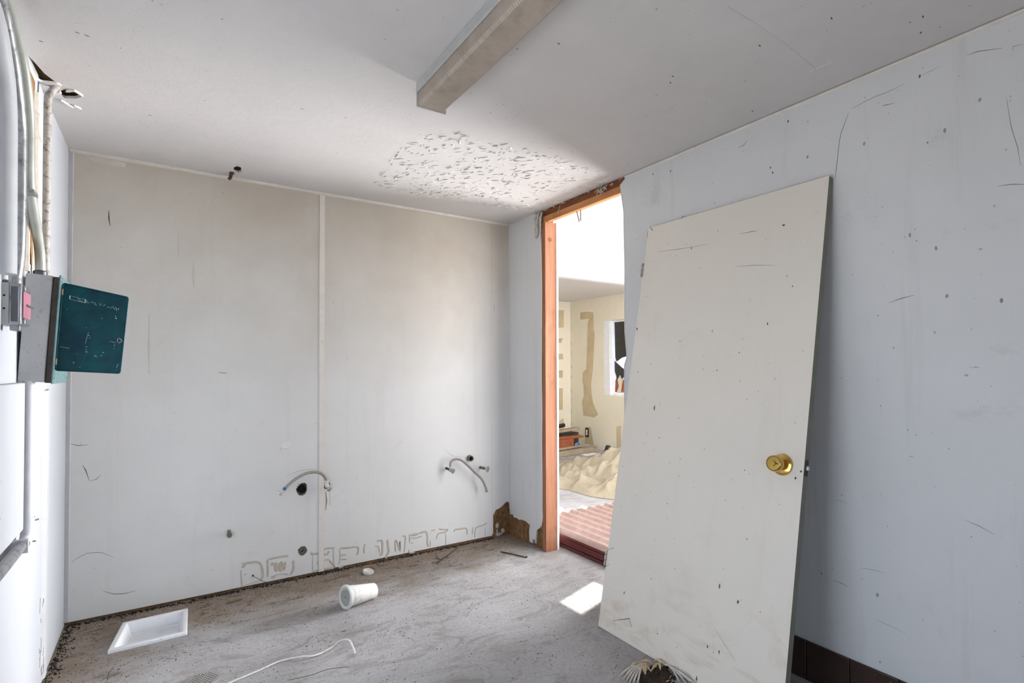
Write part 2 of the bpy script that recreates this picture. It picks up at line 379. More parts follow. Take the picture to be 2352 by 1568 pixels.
# joint and marks on the ceiling
mb = MB()
mb.ribbon([[(-0.7967,-2.5138,2.4400),(-0.648,-2.5101,2.4400),(-0.4567,-2.5019,2.4400),(-0.2019,-2.4793,2.4400)]][0], .012, (0, 0, -1), .002)
mb.ribbon([[(-0.2041,-2.4419,2.4400),(-0.2028,-2.4914,2.4400),(-0.1983,-2.5374,2.4400)]][0], .010, (0, 0, -1), .002)
obj('joint_tape', mb, 'ceil', ceiling, solid=False)
def specks(n, place, u, v, lo, hi, seed, mat_h=.0007):
    rnd = random.Random(seed); mb = MB(); random.seed(seed)
    for i in range(n):
        c = place(rnd); a = rnd.gauss(PI/2, .5); L = rnd.uniform(lo, hi)
        d = u*math.cos(a)+v*math.sin(a); e = v*math.cos(a)-u*math.sin(a)
        mb.blob(c, L, L*rnd.uniform(.25, .8), d, e, 7, .3, mat_h)
    return mb
mb = specks(110, lambda r: Vector((r.uniform(LX+.1, -.03), r.uniform(-3.2, -.05), H-.0002)), XH, -YV, .0012, .0035, 11)
for p in [(-2.5209,-1.2449,2.4400),(-2.4960,-1.2415,2.4400),(-1.7729,-1.1023,2.4400),(-1.1228,-2.0762,2.4400),(-0.6216,-2.1528,2.4400),(-0.4612,-2.6627,2.4400),(-0.2214,-2.8278,2.4400),(-0.5198,-2.4505,2.4400),(-0.1289,-2.7895,2.4400),(-0.5911,-2.1164,2.4400),(-0.1013,-2.1556,2.4400),(-2.3314,-0.6716,2.4400),(-2.6322,-1.1164,2.4400)]:
    mb.blob(p, .007, .0025, (1, .3, 0), (.3, -1, 0))
obj('fly_speck', mb, 'mark', ceiling, solid=False, stuff=True)
# torn edge around the pipe hole at the left corner
mb = MB()
for path, w in (([(-2.7080,-0.8576,2.4400),(-2.7014,-0.8011,2.4400),(-2.6791,-0.7822,2.4400),(-2.6525,-0.7893,2.4400),(-2.6210,-0.7959,2.4400)], .03), ([(-2.6408,-0.6418,2.4400),(-2.6255,-0.6128,2.4400),(-2.6078,-0.5882,2.4400)], .012), ([(-2.6122,-0.7419,2.4400),(-2.5835,-0.7675,2.4400),(-2.5601,-0.7315,2.4400)], .012), ([(-2.6694,-0.6685,2.4400),(-2.6511,-0.695,2.4400),(-2.6330,-0.7212,2.4400)], .02), ([(-2.6011,-0.6126,2.4400),(-2.5801,-0.5897,2.4400)], .01)):
    mb.ribbon([Vector(p)-ZU*.001 for p in smooth_path(path, 3)], w, (0, 0, -1), .006)
obj('torn_paint', mb, 'flake', ceiling, solid=False)

# ------------------------------------------------------------------ back wall: sheets over a dark base, battens, glue
mb = MB().box((LX-.1, .016, 0), (0.1, .1, H+.05))
wall_back = struct('wall_back', mb, 'substrate', 'grey-cream sheeted wall with capped plumbing and glue squares along its foot', 'wall')
XS, XE = -1.428, -.152
hole1 = [(-1.5793,0,0.5518),(-1.5735,0,0.5636),(-1.5617,0,0.5777),(-1.5439,0,0.5896),(-1.5259,0,0.5874),(-1.5154,0,0.5752),(-1.5153,0,0.5406),(-1.5227,0,0.5195),(-1.5376,0,0.509),(-1.5614,0,0.5121),(-1.5733,0,0.5293)]
hole3 = circ(1, 0, (-1.541, .163), .028, 14, .12)
hole4 = circ(1, 0, (-.352, .632), .0235, 14, .04)
def bpanel(x0, x1, z0, holes, bottom=None):
    out = ([(x0, 0, z0), (x1, 0, z0)] if bottom is None else bottom) + [(x1, 0, H), (x0, 0, H)]
    return MB().plate(out, holes, (0, .014, 0))
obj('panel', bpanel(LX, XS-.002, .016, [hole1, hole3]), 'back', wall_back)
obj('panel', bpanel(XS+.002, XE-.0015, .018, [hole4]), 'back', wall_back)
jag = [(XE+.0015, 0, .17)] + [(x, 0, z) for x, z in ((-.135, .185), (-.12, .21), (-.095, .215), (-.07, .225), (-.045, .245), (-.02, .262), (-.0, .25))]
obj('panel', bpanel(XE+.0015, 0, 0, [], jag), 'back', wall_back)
obj('batten', MB().box((XS-.017, -.007, .012), (XS+.017, .004, H-.004)), 'trim', wall_back, bevel=.003)
obj('joint_strip', MB().box((XE-.006, -.0025, .03), (XE+.006, .004, H-.004)), 'back', wall_back, bevel=.001)
obj('corner_strip', MB().box((LX-.004, -.012, .02), (LX+.02, .004, H-.01)), 'ltrim', wall_back, bevel=.003)
obj('corner_strip', MB().box((-.010, -.006, .27), (-.0005, .004, H-.004)), 'back', wall_back, bevel=.002)
mb = MB().box((LX, -.022, H-.014), (-.0, .004, H+.002))
tag(obj('trim_1', mb, 'trim', bevel=.004), 'thin white strip along the top of the back wall', 'trim', kind='structure')
# bits of bare board and peeled paint in the corner
mb = MB()
for c, r1, r2 in (((-0.1011,0,0.0871), .016, .02), ((-0.0483,0,0.037), .02, .02), ((-0.1534,0,0.0582), .014, .045), ((-0.0851,0,0.0123), .03, .012), ((-0.1013,0,0.0357), .008, .022)):
    mb.blob((c[0], .013, c[2]), r1, r2, XH, ZU, 9, .3, .004)
obj('torn_gypsum', mb, 'gypsum', wall_back, solid=False)
# glue squares left by a tile base
GA = [  # each inner list is one square: (path, width)
 [([(-1.8828,0,0.1517),(-1.8384,0,0.1515),(-1.7966,0,0.1466),(-1.7770,0,0.1267),(-1.7687,0,0.0894),(-1.7669,0,0.0535),(-1.7799,0,0.035)], 38), ([(-1.8857,0,0.1174),(-1.8824,0,0.0714),(-1.8774,0,0.0215)], 10), ([(-1.8774,0,0.0215),(-1.8282,0,0.028),(-1.7799,0,0.035)], 12), ([(-1.8842,0,0.1311),(-1.8606,0,0.1402)], 30), ([(-1.8699,0,0.0897),(-1.8588,0,0.0856)], 20)],
 [([(-1.7427,0,0.1519),(-1.7403,0,0.1121),(-1.7399,0,0.0406)], 34), ([(-1.7378,0,0.1509),(-1.6912,0,0.1525),(-1.6506,0,0.1518),(-1.6233,0,0.1483)], 36), ([(-1.5956,0,0.1154),(-1.5937,0,0.0637),(-1.6125,0,0.0275)], 36), ([(-1.7240,0,0.0371),(-1.6941,0,0.0396)], 40), ([(-1.7041,0,0.0472),(-1.6570,0,0.0479),(-1.6228,0,0.0334)], 12), ([(-1.6944,0,0.1243),(-1.6908,0,0.0659)], 70), ([(-1.6641,0,0.1236),(-1.6672,0,0.061)], 80), ([(-1.6403,0,0.117),(-1.6469,0,0.0639)], 40), ([(-1.7244,0,0.116),(-1.7044,0,0.1191)], 60)],
 [([(-1.4900,0,0.1465),(-1.4791,0,0.1332),(-1.4356,0,0.1286)], 40), ([(-1.4791,0,0.1258),(-1.4789,0,0.0586),(-1.4751,0,0.0167)], 12), ([(-1.4137,0,0.1508),(-1.3768,0,0.1515),(-1.3431,0,0.1471)], 30), ([(-1.4137,0,0.1508),(-1.4100,0,0.1199),(-1.3878,0,0.1157),(-1.3804,0,0.1332)], 34), ([(-1.3506,0,0.1428),(-1.3484,0,0.0509),(-1.3389,0,0.0147)], 14), ([(-1.4572,0,0.0654),(-1.4318,0,0.079),(-1.3765,0,0.0793)], 16), ([(-1.3765,0,0.0755),(-1.3578,0,0.049),(-1.3389,0,0.0147)], 14), ([(-1.4716,0,0.0197),(-1.4280,0,0.0218),(-1.3390,0,0.0185)], 46)],
 [([(-1.3128,0,0.1319),(-1.3089,0,0.1005),(-1.3126,0,0.0437),(-1.3182,0,0.0333)], 14), ([(-1.3090,0,0.1388),(-1.2592,0,0.1315),(-1.1968,0,0.1257),(-1.1889,0,0.1008),(-1.1967,0,0.071)], 34), ([(-1.3051,0,0.092),(-1.2668,0,0.0885)], 25), ([(-1.3050,0,0.0652),(-1.2629,0,0.0568)], 25), ([(-1.3163,0,0.01),(-1.2820,0,0.0183)], 42)],
 [([(-1.1413,0,0.1351),(-1.1492,0,0.109),(-1.1491,0,0.0736)], 28)],
]
GB = [
 [([(-1.0632,0,0.1385),(-1.0284,0,0.136),(-1.0245,0,0.0902),(-1.0283,0,0.0458),(-1.0438,0,0.045)], 38), ([(-1.0785,0,0.1095),(-1.0516,0,0.0989),(-1.0438,0,0.0563)], 22)],
 [([(-0.9894,0,0.1365),(-0.9854,0,0.098),(-0.9814,0,0.0519),(-0.9971,0,0.0247),(-0.9931,0,0.0088)], 44)],
 [([(-0.9297,0,0.042),(-0.9338,0,0.1114),(-0.9218,0,0.1131),(-0.9016,0,0.0482),(-0.9009,0,0.1093),(-0.8955,0,0.0394)], 28), ([(-0.8855,0,0.1411),(-0.8611,0,0.1368),(-0.861,0,0.0906),(-0.8691,0,0.019)], 25)],
 [([(-0.8282,0,0.1466),(-0.8282,0,0.0846)], 20), ([(-0.82,0,0.1374),(-0.7616,0,0.137)], 55), ([(-0.7616,0,0.139),(-0.7064,0,0.1414),(-0.6936,0,0.1076),(-0.6936,0,0.0602),(-0.685,0,0.031)], 38), ([(-0.82,0,0.118),(-0.7825,0,0.1114),(-0.732,0,0.1162)], 24), ([(-0.8199,0,0.0792),(-0.7992,0,0.0794)], 20), ([(-0.8323,0,0.039),(-0.8281,0,0.015),(-0.7908,0,0.0117)], 28), ([(-0.6721,0,0.0761),(-0.6699,0,0.0282)], 8)],
 [([(-0.6678,0,0.1427),(-0.6286,0,0.1441)], 25), ([(-0.6067,0,0.1464),(-0.5669,0,0.1337),(-0.5311,0,0.1277),(-0.558,0,0.1121),(-0.6067,0,0.1124),(-0.6243,0,0.0755)], 30), ([(-0.5491,0,0.1025),(-0.5469,0,0.0175)], 14)],
 [([(-0.4814,0,0.1031),(-0.4722,0,0.1178),(-0.4309,0,0.115),(-0.3797,0,0.1105),(-0.3704,0,0.0635)], 32)],
 [([(-0.323,0,0.1136),(-0.3278,0,0.0562)], 25), ([(-0.3088,0,0.0279),(-0.304,0,0.0812),(-0.2895,0,0.1039),(-0.2314,0,0.1111),(-0.202,0,0.1232)], 28), ([(-0.2168,0,0.0834),(-0.2169,0,0.0243)], 12)],
]
for grp, ps in ((GA, 1/7.35/375), (GB, 1/7.84/345)):
    for sq in grp:
        mb = MB()
        for path, w in sq:
            mb.ribbon(smooth_path([(p[0], 0, p[2]) for p in path], 4), w*ps, (0, -1, 0), .003)
        obj('glue_mark', mb, 'glue', wall_back, solid=False)
# scuffs and scratches
mb = MB()
for path, w in (([(-2.5259,0,2.1515),(-2.5256,0,2.1120),(-2.5197,0,2.0686)], .006), ([(-2.6234,0,0.8103),(-2.6108,0,0.7819),(-2.5961,0,0.7284)], .004), ([(-2.6853,0,0.9277),(-2.6418,0,0.913),(-2.6012,0,0.9142)], .003), ([(-2.5357,0,0.1428),(-2.4879,0,0.1157),(-2.4431,0,0.1076),(-2.3937,0,0.1124)], .003), ([(-2.0067,0,1.2863),(-1.9663,0,1.2809)], .008), ([(-2.5961,0,0.7239),(-2.5657,0,0.7317),(-2.5478,0,0.7524)], .0025), ([(-2.6629,0,0.3205),(-2.6370,0,0.3376),(-2.6019,0,0.3532),(-2.5446,0,0.3467),(-2.4894,0,0.3086)], .002), ([(-1.9903,0,2.3482),(-1.9925,0,2.3375)], .004), ([(-0.1363,0,1.7471),(-0.1283,0,1.7984)], .004), ([(-0.4972,0,0.1647),(-0.4904,0,0.1627)], .006), ([(-1.6441,0,0.6459),(-1.5549,0,0.6685),(-1.4763,0,0.6711)], .0015), ([(-0.5616,0,0.7139),(-0.491,0,0.6598),(-0.3822,0,0.64)], .0015)):
    mb.ribbon([(p[0], p[1], p[2]) for p in path], w, (0, -1, 0), .0006)
obj('scuff_mark', mb, 'mark', wall_back, solid=False, stuff=True)
mb = specks(70, lambda r: Vector((r.uniform(LX+.05, -.03), -.0002, r.uniform(.05, 2.4))), XH, ZU, .0012, .003, 21)
obj('fly_speck', mb, 'mark', wall_back, solid=False, stuff=True)
mb = MB()
c = (-1.6448,0,0.8313)
mb.plate([(c[0]-.022, -.0004, c[2]+.012), (c[0]+.032, -.0004, c[2]+.024), (c[0]+.034, -.0004, c[2]-.008), (c[0]-.016, -.0004, c[2]-.014)], [], (0, -.001, 0))
mb.ribbon(smooth_path([(c[0]-.026, -.001, c[2]-.024), (c[0]-.008, -.001, c[2]-.014), (c[0]+.022, -.001, c[2]-.020)], 4), .012, (0, -1, 0), .004)
obj('paint_chip', mb, 'flake', wall_back)
mb = MB()
mb.plate([(p[0], -.0006, p[2]) for p in [(-2.6135,0,2.4193),(-2.5647,0,2.4252),(-2.5057,0,2.4239),(-2.4529,0,2.4209),(-2.4584,0,2.3961),(-2.5055,0,2.3935),(-2.5462,0,2.3943),(-2.5936,0,2.4006)]], [], (0, .0005, 0))
obj('paint_touch_up', mb, plain('touch_up_paint', (206, 198, 188), .6, obj=False), wall_back)
mb = MB()
for a, b, w in (((-2.2979, 0.0, 1.8218), (-2.2838, 0.0, 1.8304), 0.006), ((-2.0998, 0.0, 1.8176), (-2.089, 0.0, 1.8261), 0.005), ((-1.7033, 0.0, 1.6646), (-1.6909, 0.0, 1.6788), 0.007), ((-1.4994, 0.0, 1.9959), (-1.494, 0.0, 1.9575), 0.004), ((-1.3555, 0.0, 1.9945), (-1.3637, 0.0, 1.9652), 0.005), ((-0.8999, 0.0, 2.2446), (-0.8935, 0.0, 2.224), 0.004), ((-1.351, 0.0, 2.3776), (-1.3537, 0.0, 2.3486), 0.004), ((-2.0677, 0.0, 2.2734), (-2.0612, 0.0, 2.2897), 0.004), ((-1.6177, 0.0, 1.6232), (-1.6125, 0.0, 1.6017), 0.004), ((-1.8059, 0.0, 1.2403), (-1.7723, 0.0, 1.2292), 0.005), ((-1.9301, 0.0, 0.8675), (-1.8979, 0.0, 0.8597), 0.008)):
    mb.ribbon([a, b], w, (0, -1, 0), .0006)
obj('scratch', mb, 'flake', wall_back, solid=False, stuff=True)
mb = MB()
for q, w in (([(-2.2119,0,2.1107),(-2.2092,0,2.0124),(-2.2107,0,1.9333)], .014), ([(-2.1369,0,1.9216),(-2.1386,0,1.8465),(-2.1339,0,1.7722)], .016), ([(-2.3442,0,1.6113),(-2.3448,0,1.4200),(-2.3419,0,1.2767)], .012)): mb.ribbon([(p[0], -.0001, p[2]) for p in q], w, (0, -1, 0), .0004)
obj('drip_stain', mb, plain('drip_tint', (200, 193, 181), .6, var=.05, obj=False), wall_back, solid=False, stuff=True)
mb = MB()
for path, w in (([(-1.4006,0,0.518),(-1.3949,0,0.4558),(-1.4002,0,0.3953)], .010), ([(-1.3760,0,0.5204),(-1.3730,0,0.4248)], .007), ([(-1.4168,0,0.5145),(-1.4135,0,0.3194)], .005)):
    mb.ribbon(path, w, (0, -1, 0), .0005)
obj('rust_streak', mb, plain('rust_stain', (150, 128, 92), .7, obj=False), wall_back, solid=False)
mb = MB(); c = (-1.8220,0,0.0707)
mb.blob((c[0], 0, c[2]), .006, .006, XH, ZU, 8, .1, .004).tube([(c[0], -.004, c[2]), tuple(Vector((-1.7831,0,0.0393))-YV*.012), tuple(Vector((-1.7438,0,0.0111))-YV*.004)], .0014, 6)
obj('wall_nail', mb, 'twig', wall_back)

# ------------------------------------------------------------------ right wall with the doorway torn through it
TH = .1
mb = MB().box((.014, -.449, 0), (TH, .016, 3.02)).box((.014, -5.0, 0), (TH, -1.30, 3.02)).box((0.052, -1.30, 2.452), (TH, -.449, 3.02)).box((.014, .016, 0), (TH, 3.75, 3.02))
wall_right = struct('wall_right', mb, 'substrate', 'grey painted wall with the broken doorway and the leaning door', 'wall')
jagR = [(0,-0.0153,0.1609),(0,-0.0535,0.1697),(0,-0.0723,0.15),(0,-0.1097,0.1554),(0,-0.1403,0.1491),(0,-0.1677,0.1572),(0,-0.2243,0.1607),(0,-0.2881,0.1449),(0,-0.2763,0.096),(0,-0.2817,0.022),(0,-0.3159,0.0183),(0,-0.3189,0.0484),(0,-0.3442,0.0552),(0,-0.3552,0.0259),(0,-0.3669,0.1256),(0,-0.4109,0.156),(0,-0.4355,0.2065)]
def rp(p): return (0, p[1], max(p[2], .004))
out = [(0, 0, .25)] + [rp(p) for p in jagR] + [(0, -.440, .30), (0, -.441, .5), (0, -.438, .8), (0, -.443, 1.0), (0, -.437, 1.25), (0, -.441, 1.6), (0, -.444, 1.9), (0, -.440, 2.1), (0, -.437, 2.22), (0, -.425, 2.32), (0, -.43, H), (0, 0, H)]
obj('panel', MB().plate(out, [], (.013, 0, 0)), 'right', wall_right)
edge = [(0,-1.3045,2.4453),(0,-1.2363,2.3994),(0,-1.2422,2.3575),(0,-1.2638,2.2347),(0,-1.2663,2.0943),(0,-1.2703,1.8456),(0,-1.2654,1.6813),(0,-1.2676,1.5189),(0,-1.2801,1.4030),(0,-1.2833,1.3696),(0,-1.2624,1.3212),(0,-1.2616,1.2159),(0,-1.2600,1.1132)]
out = [(0, p[1], min(p[2], H)) for p in edge] + [(0, edge[-1][1], 0), (0, -5.0, 0), (0, -5.0, H)]
obj('panel', MB().plate(out, [], (.013, 0, 0)), 'right', wall_right)
# pale torn edge of the sheets beside the opening
mb = MB()
mb.ribbon([(0, -.441, .3), (0, -.442, .5), (0, -.439, .8), (0, -.444, 1.0), (0, -.438, 1.25), (0, -.442, 1.6), (0, -.445, 1.9), (0, -.441, 2.1), (0, -.438, 2.22)], .011, (-1, 0, 0), .003, taper=False)
mb.ribbon([(0, -.432, .17), (0, -.441, .24), (0, -.442, .32)], .02, (-1, 0, 0), .005)
mb.ribbon([(0, p[1]-.003, p[2]) for p in edge[2:]], .006, (-1, 0, 0), .003, taper=False)
obj('torn_edge', mb, 'flake', wall_right, solid=False)
mb = MB()
for path, w, lift in (([(0,-0.4361,2.4308),(0,-0.4155,2.4157),(0,-0.4049,2.3572),(0,-0.4079,2.2956),(0,-0.3939,2.2538)], .024, .006), ([(0,-0.3949,2.4370),(0,-0.3739,2.4012),(0,-0.384,2.3416),(0,-0.38,2.2567)], .02, .002), ([(0,-0.4698,2.4265),(0,-0.4494,2.3913),(0,-0.4457,2.3358),(0,-0.4474,2.2830)], .016, .004)):
    mb.ribbon([Vector(p)-XH*(lift+.006*(i % 2)) for i, p in enumerate(smooth_path(path, 3))], w, (-1, 0, 0), .004, lift)
obj('torn_paper', mb, 'gypsum', wall_right, solid=False)
mb = MB()
for path, w in (([(0,-2.4495,2.0720),(0,-2.4529,2.1030),(0,-2.4595,2.1521),(0,-2.4662,2.2138),(0,-2.4725,2.2434),(0,-2.4877,2.2821),(0,-2.5027,2.3172)], .0035), ([(0,-2.5144,2.3282),(0,-2.5542,2.3364),(0,-2.5926,2.3414),(0,-2.6351,2.3410),(0,-2.6911,2.3455)], .0028), ([(0,-2.7399,2.3520),(0,-2.7728,2.3564),(0,-2.7980,2.3612)], .0022), ([(0,-2.8745,2.3620),(0,-2.9036,2.3607),(0,-2.9650,2.3399)], .004), ([(0,-2.9896,2.3172),(0,-2.9909,2.3318),(0,-3.0139,2.3275)], .003), ([(0,-2.6188,2.2970),(0,-2.6345,2.2934),(0,-2.6602,2.2903)], .004), ([(0,-2.9725,2.1744),(0,-2.9826,2.0783),(0,-2.9967,2.0072),(0,-3.0033,1.9445)], .002), ([(0,-2.0180,2.3492),(0,-2.0466,2.3502),(0,-2.0669,2.3652)], .005)):
    mb.ribbon(path, w*.6, (-1, 0, 0), .0006)
obj('crack', mb, 'crack', wall_right, solid=False)
mb = specks(150, lambda r: Vector((-.0002, r.uniform(-3.4, -1.27), r.uniform(.2, 2.42))), -YV, ZU, .0012, .0038, 31)
rnd = random.Random(5)
for p in [(0,-2.5812,0.4452),(0,-2.5570,2.1743),(0,-2.8104,2.1293),(0,-3.1292,1.6711),(0,-2.8092,1.5530),(0,-2.7031,1.7873),(0,-2.3406,2.1963),(0,-2.9055,2.1955),(0,-2.9515,1.5225),(0,-2.7804,1.7248)]:
    mb.blob(p, .0045, .008, -YV, ZU, 9, .2)
for i in range(12):
    y, z, L = rnd.uniform(-3.1, -2.35), rnd.uniform(.25, 2.0), rnd.uniform(.02, .1); a = rnd.gauss(-.15, .25)
    mb.ribbon([(0, y, z), (0, y-L*.5*math.cos(a), z+L*.5*math.sin(a)+.003), (0, y-L*math.cos(a), z+L*math.sin(a))], rnd.uniform(.0015, .004), (-1, 0, 0), .0006)
obj('fly_speck', mb, 'palemark', wall_right, solid=False, stuff=True)
mb = specks(60, lambda r: Vector((-.0002, r.uniform(-3.4, -1.3), r.uniform(.2, 2.42))), -YV, ZU, .0012, .003, 33)
for p in [(0,-1.4934,2.3843),(0,-1.6150,2.3632),(0,-1.7514,2.4741),(0,-1.7863,2.4727),(0,-2.1770,2.2024),(0,-2.1869,2.1777),(0,-2.2584,2.3806),(0,-2.7395,2.3534)]: mb.blob(p, .003, .006, -YV, ZU, 7, .3)
obj('fly_speck', mb, 'mark', wall_right, solid=False, stuff=True)
mb = MB().ribbon([(0, -1.28, H-.008), (0, -5.0, H-.008)], .014, (-1, 0, 0), .008, taper=False)
tag(obj('trim_2', mb, 'trim', solid=False), 'thin caulked strip where the right wall meets the ceiling', 'trim', kind='structure')
# brown base tiles
tz = .164
bb = tag(obj('baseboard_right', MB().box((-.006, -5.0, 0), (0, -1.30, tz-.002)), 'grout'), 'dark brown tiled base along the foot of the right wall', 'baseboard', kind='structure')
y = -1.312
ys = [-1.31, -1.478, -1.646, -1.814, -1.982, -2.150, -2.318, -2.486, -2.654, -2.822, -2.99, -3.158]
for a in ys:
    obj('tile', MB().box((-.012, a-.165, .002), (-.004, a, tz)), 'tile', bb, bevel=.003)
mb = MB(); rnd = random.Random(9)
for i in range(30):
    y, z = rnd.uniform(-2.75, -2.5), rnd.uniform(.02, .15); L = rnd.uniform(.003, .012)
    mb.ribbon([(-.0122, y, z), (-.0122, y-L*.4, z+L)], .0018, (-1, 0, 0), .0006)
obj('paint_drip', mb, 'palemark', bb, solid=False, stuff=True)

# ------------------------------------------------------------------ rough doorway framing
d1 = thing('door_1', 'stripped doorway with bare orange timber framing', 'doorway', (0.05, -.85, 0), kind='structure')
jamb = obj('jamb', MB().box((.0, -.486, .0), (TH, -.448, 2.357)), 'jambwood', d1, bevel=.002)
mb = MB()
k = (0.0438,-0.486,2.2314)
mb.lathe([(.017, 0), (.017, .001), (.0, .001)], (k[0], -.486, k[2]), (0, -1, 0), 16)
for q in ((1259 , 860), (1263, 868), (1257, 885), (1266, 880), (1258, 890), (1264, 1010), (1262, 1005)):
    mb.blob((.04+.004*(q[0]-1260), -.4862, 1.30-(q[1]-870)*.0028), .003, .003, XH, ZU, 7, .2)
obj('knot', mb, 'platewood', d1, solid=False)
obj('header', MB().box((.0138, -1.36, 2.357), (.05, -.447, 2.401)), 'headwood', d1, bevel=.002)
obj('top_plate', MB().box((.016, -1.36, 2.402), (.05, -.43, 2.4395)), 'platewood', d1, bevel=.002)
obj('jamb', MB().box((.014, -1.30, 0), (TH, -1.265, 2.357)), 'jambwood', d1, bevel=.002)
for y, dx in ((-.795, .012), (-.835, 0.0)):
    mb = MB().tube([(.035, y, 2.36), (.035+dx*.4, y-dx*.4, 2.33), (.035+dx, y-dx, 2.285)], .0028, 8)
    obj('nail', mb, 'twig', d1, smooth=True)
mb = MB(); rnd = random.Random(2)
for i in range(14):   # shreds of insulation stuck under the ceiling
    c = Vector((-.004, -1.10+rnd.gauss(0, .02), 2.415+rnd.gauss(0, .012)))
    mb.tube(smooth_path([c, c+Vector((rnd.uniform(-.02, 0), rnd.uniform(-.02, .02), rnd.uniform(-.02, .015))), c+Vector((rnd.uniform(-.025, 0), rnd.uniform(-.03, .03), rnd.uniform(-.03, .01)))], 3), .0022, 5)
for a, b in (((0,-1.0540,2.4421), (0,-1.1137,2.3766)), ((0,-0.6686,2.4346), (0,-0.6373,2.3694)), ((0,-1.2291,2.4282), (0,-1.2977,2.4471)), ((0,-1.2199,2.4444), (0,-1.3111,2.4495))):
    mb.tube([Vector(a)-XH*.003, Vector(b)-XH*.004], .0018, 5)
obj('insulation_shred', mb, 'gypsum', d1, solid=False, stuff=True)

# ------------------------------------------------------------------ left wall, rear wall (behind the camera)
WIN = (-2.92, -1.78, .48, 1.62)
mb = MB().plate([(LX, .1, 0), (LX, -5.1, 0), (LX, -5.1, H), (LX, .1, H)], [rect(0, LX, WIN[0], WIN[1], WIN[2], WIN[3])], (-.12, 0, 0))
wall_left = struct('wall_left', mb, 'left', 'white painted wall carrying the breaker box and conduits', 'wall')
obj('panel', MB().box((LX-.002, -1.70, 1.27), (LX+.022, -1.40, 2.36)), 'left', wall_left, bevel=.004)
obj('panel', MB().plate([(LX+.024, -1.085, .76), (LX+.024, -1.085, 1.262), (LX+.024, -1.72, 1.262), (LX+.024, -1.72, .76)], [], (-.028, 0, 0)), 'left', wall_left, bevel=.004)
# broken strip where the sheet was cut open above and below the box
obj('bare_stud', MB().box((LX-.002, -.99, 1.70), (LX+.004, -.86, 2.40)), 'substrate', wall_left)
mb = MB(); rnd = random.Random(4)
for y, w in ((-.84, .05), (-1.0, .03)):
    pts = [(LX+.003, y+rnd.uniform(-.012, .012), 1.66+.05*i) for i in range(15)]
    mb.ribbon(pts, w, (1, 0, 0), .012, taper=False)
mb.blob((LX+.004, -.87, 2.22), .05, .06, YV, ZU, 9, .3, .02)
obj('torn_gypsum', mb, 'gypsum', wall_left, solid=False)
mb = MB()
pts = [(LX, -.56+rnd.uniform(-.008, .008), .02+.06*i) for i in range(21)]
mb.ribbon(pts, .07, (1, 0, 0), .012, taper=False)
obj('torn_edge', mb, 'ltrim', wall_left, solid=False)
mb = MB()
for i in range(16):
    y = -.62-rnd.uniform(0, .1); z = rnd.uniform(.0, .35)
    mb.ribbon([(LX+.012, y, z), (LX+.012, y+rnd.uniform(-.01, .02), z+rnd.uniform(.01, .06))], rnd.uniform(.002, .006), (1, 0, 0), .001)
obj('scuff_mark', mb, 'mark', wall_left, solid=False, stuff=True)
mb = MB().plate([(-2.9, -5.0, 0), (.2, -5.0, 0), (.2, -5.0, H), (-2.9, -5.0, H)], [rect(1, -5.0, -2.35, -1.15, .02, 2.1)], (0, -.12, 0))
struct('wall_rear', mb, 'left', 'white wall behind the viewer with an open doorway', 'wall')

# ------------------------------------------------------------------ next room
XF, YS, ZH, YB = 3.557, 3.57, 3.0, 1.62
win = rect(0, XF, 1.80, 2.735, .875, 2.05)
mb = MB().plate([(XF, -3.35, 0), (XF, YS+.1, 0), (XF, YS+.1, ZH), (XF, -3.35, ZH)], [win, rect(0, XF, -1.64, .0, .02, 2.3)], (.14, 0, 0))
wall_far = struct('wall_far', mb, 'next', 'pale yellow wall of the next room with a window and patched filler', 'wall')
mb = MB().box((TH, YS, 0), (XF+.1, YS+.12, ZH))
wall_side = struct('wall_side', mb, 'next', 'pale yellow side wall of the next room with brown filler patches', 'wall')
mb = MB().box((TH, YB, 2.437), (XF, YB+.1, ZH+.02))
struct('wall_bulkhead', mb, 'white', 'bright white bulkhead above the low ceiling of the next room', 'wall')
mb = MB().box((TH, YB+.1, 2.437), (XF, YS, 2.50))
struct('ceiling_next', mb, 'ceil', 'low white ceiling at the far end of the next room', 'ceiling')
def sun_hole(lit):   # added hole in the high ceiling, shaped so the sun lights these floor corners
    return [(x + ZH*SUN.x/SUN.z, y + ZH*SUN.y/SUN.z, ZH) for x, y in lit]
sun_hole_1 = sun_hole([(.20, -2.9), (3.0, -2.9), (3.0, -.9), (1.35, -.4), (1.32, .11), (.20, .11)])
sun_hole_2 = sun_hole([(-.41, -1.347), (-.05, -1.235), (-.05, -1.055), (-.41, -1.167)])
mb = MB().plate([(TH, -3.35, ZH), (XF+.1, -3.35, ZH), (XF+.1, YB+.1, ZH), (TH, YB+.1, ZH)], [sun_hole_1, sun_hole_2], (0, 0, .03))
struct('ceiling_high', mb, 'white', 'bright white high ceiling with added sun holes just beyond the doorway', 'ceiling')
mb = MB().plate([(TH, -3.3, 0), (XF, -3.3, 0), (XF, -3.3, ZH), (TH, -3.3, ZH)], [rect(1, -3.3, .3, 3.4, .02, 2.85)], (0, -.12, 0))
struct('wall_front', mb, 'white', 'white street wall of the next room with a wide open shutter bay', 'wall')
mb = MB().plate([(TH, -.4525, 0), (TH, 3.6, 0), (TH, 3.6, ZH), (TH, -.4525, ZH)], [], (.014, 0, 0)).plate([(TH, -1.256, 0), (TH, -3.3, 0), (TH, -3.3, ZH), (TH, -1.256, ZH)], [], (.014, 0, 0)).plate([(TH, -.47, 2.46), (TH, -1.25, 2.46), (TH, -1.25, ZH), (TH, -.47, ZH)], [], (.014, 0, 0))
mb.box((TH-.002, -.492, 0.0), (TH+.014, -.4525, 2.36))
struct('wall_near', mb, 'white', 'white sheeted back of the doorway wall seen as bright edges', 'wall')
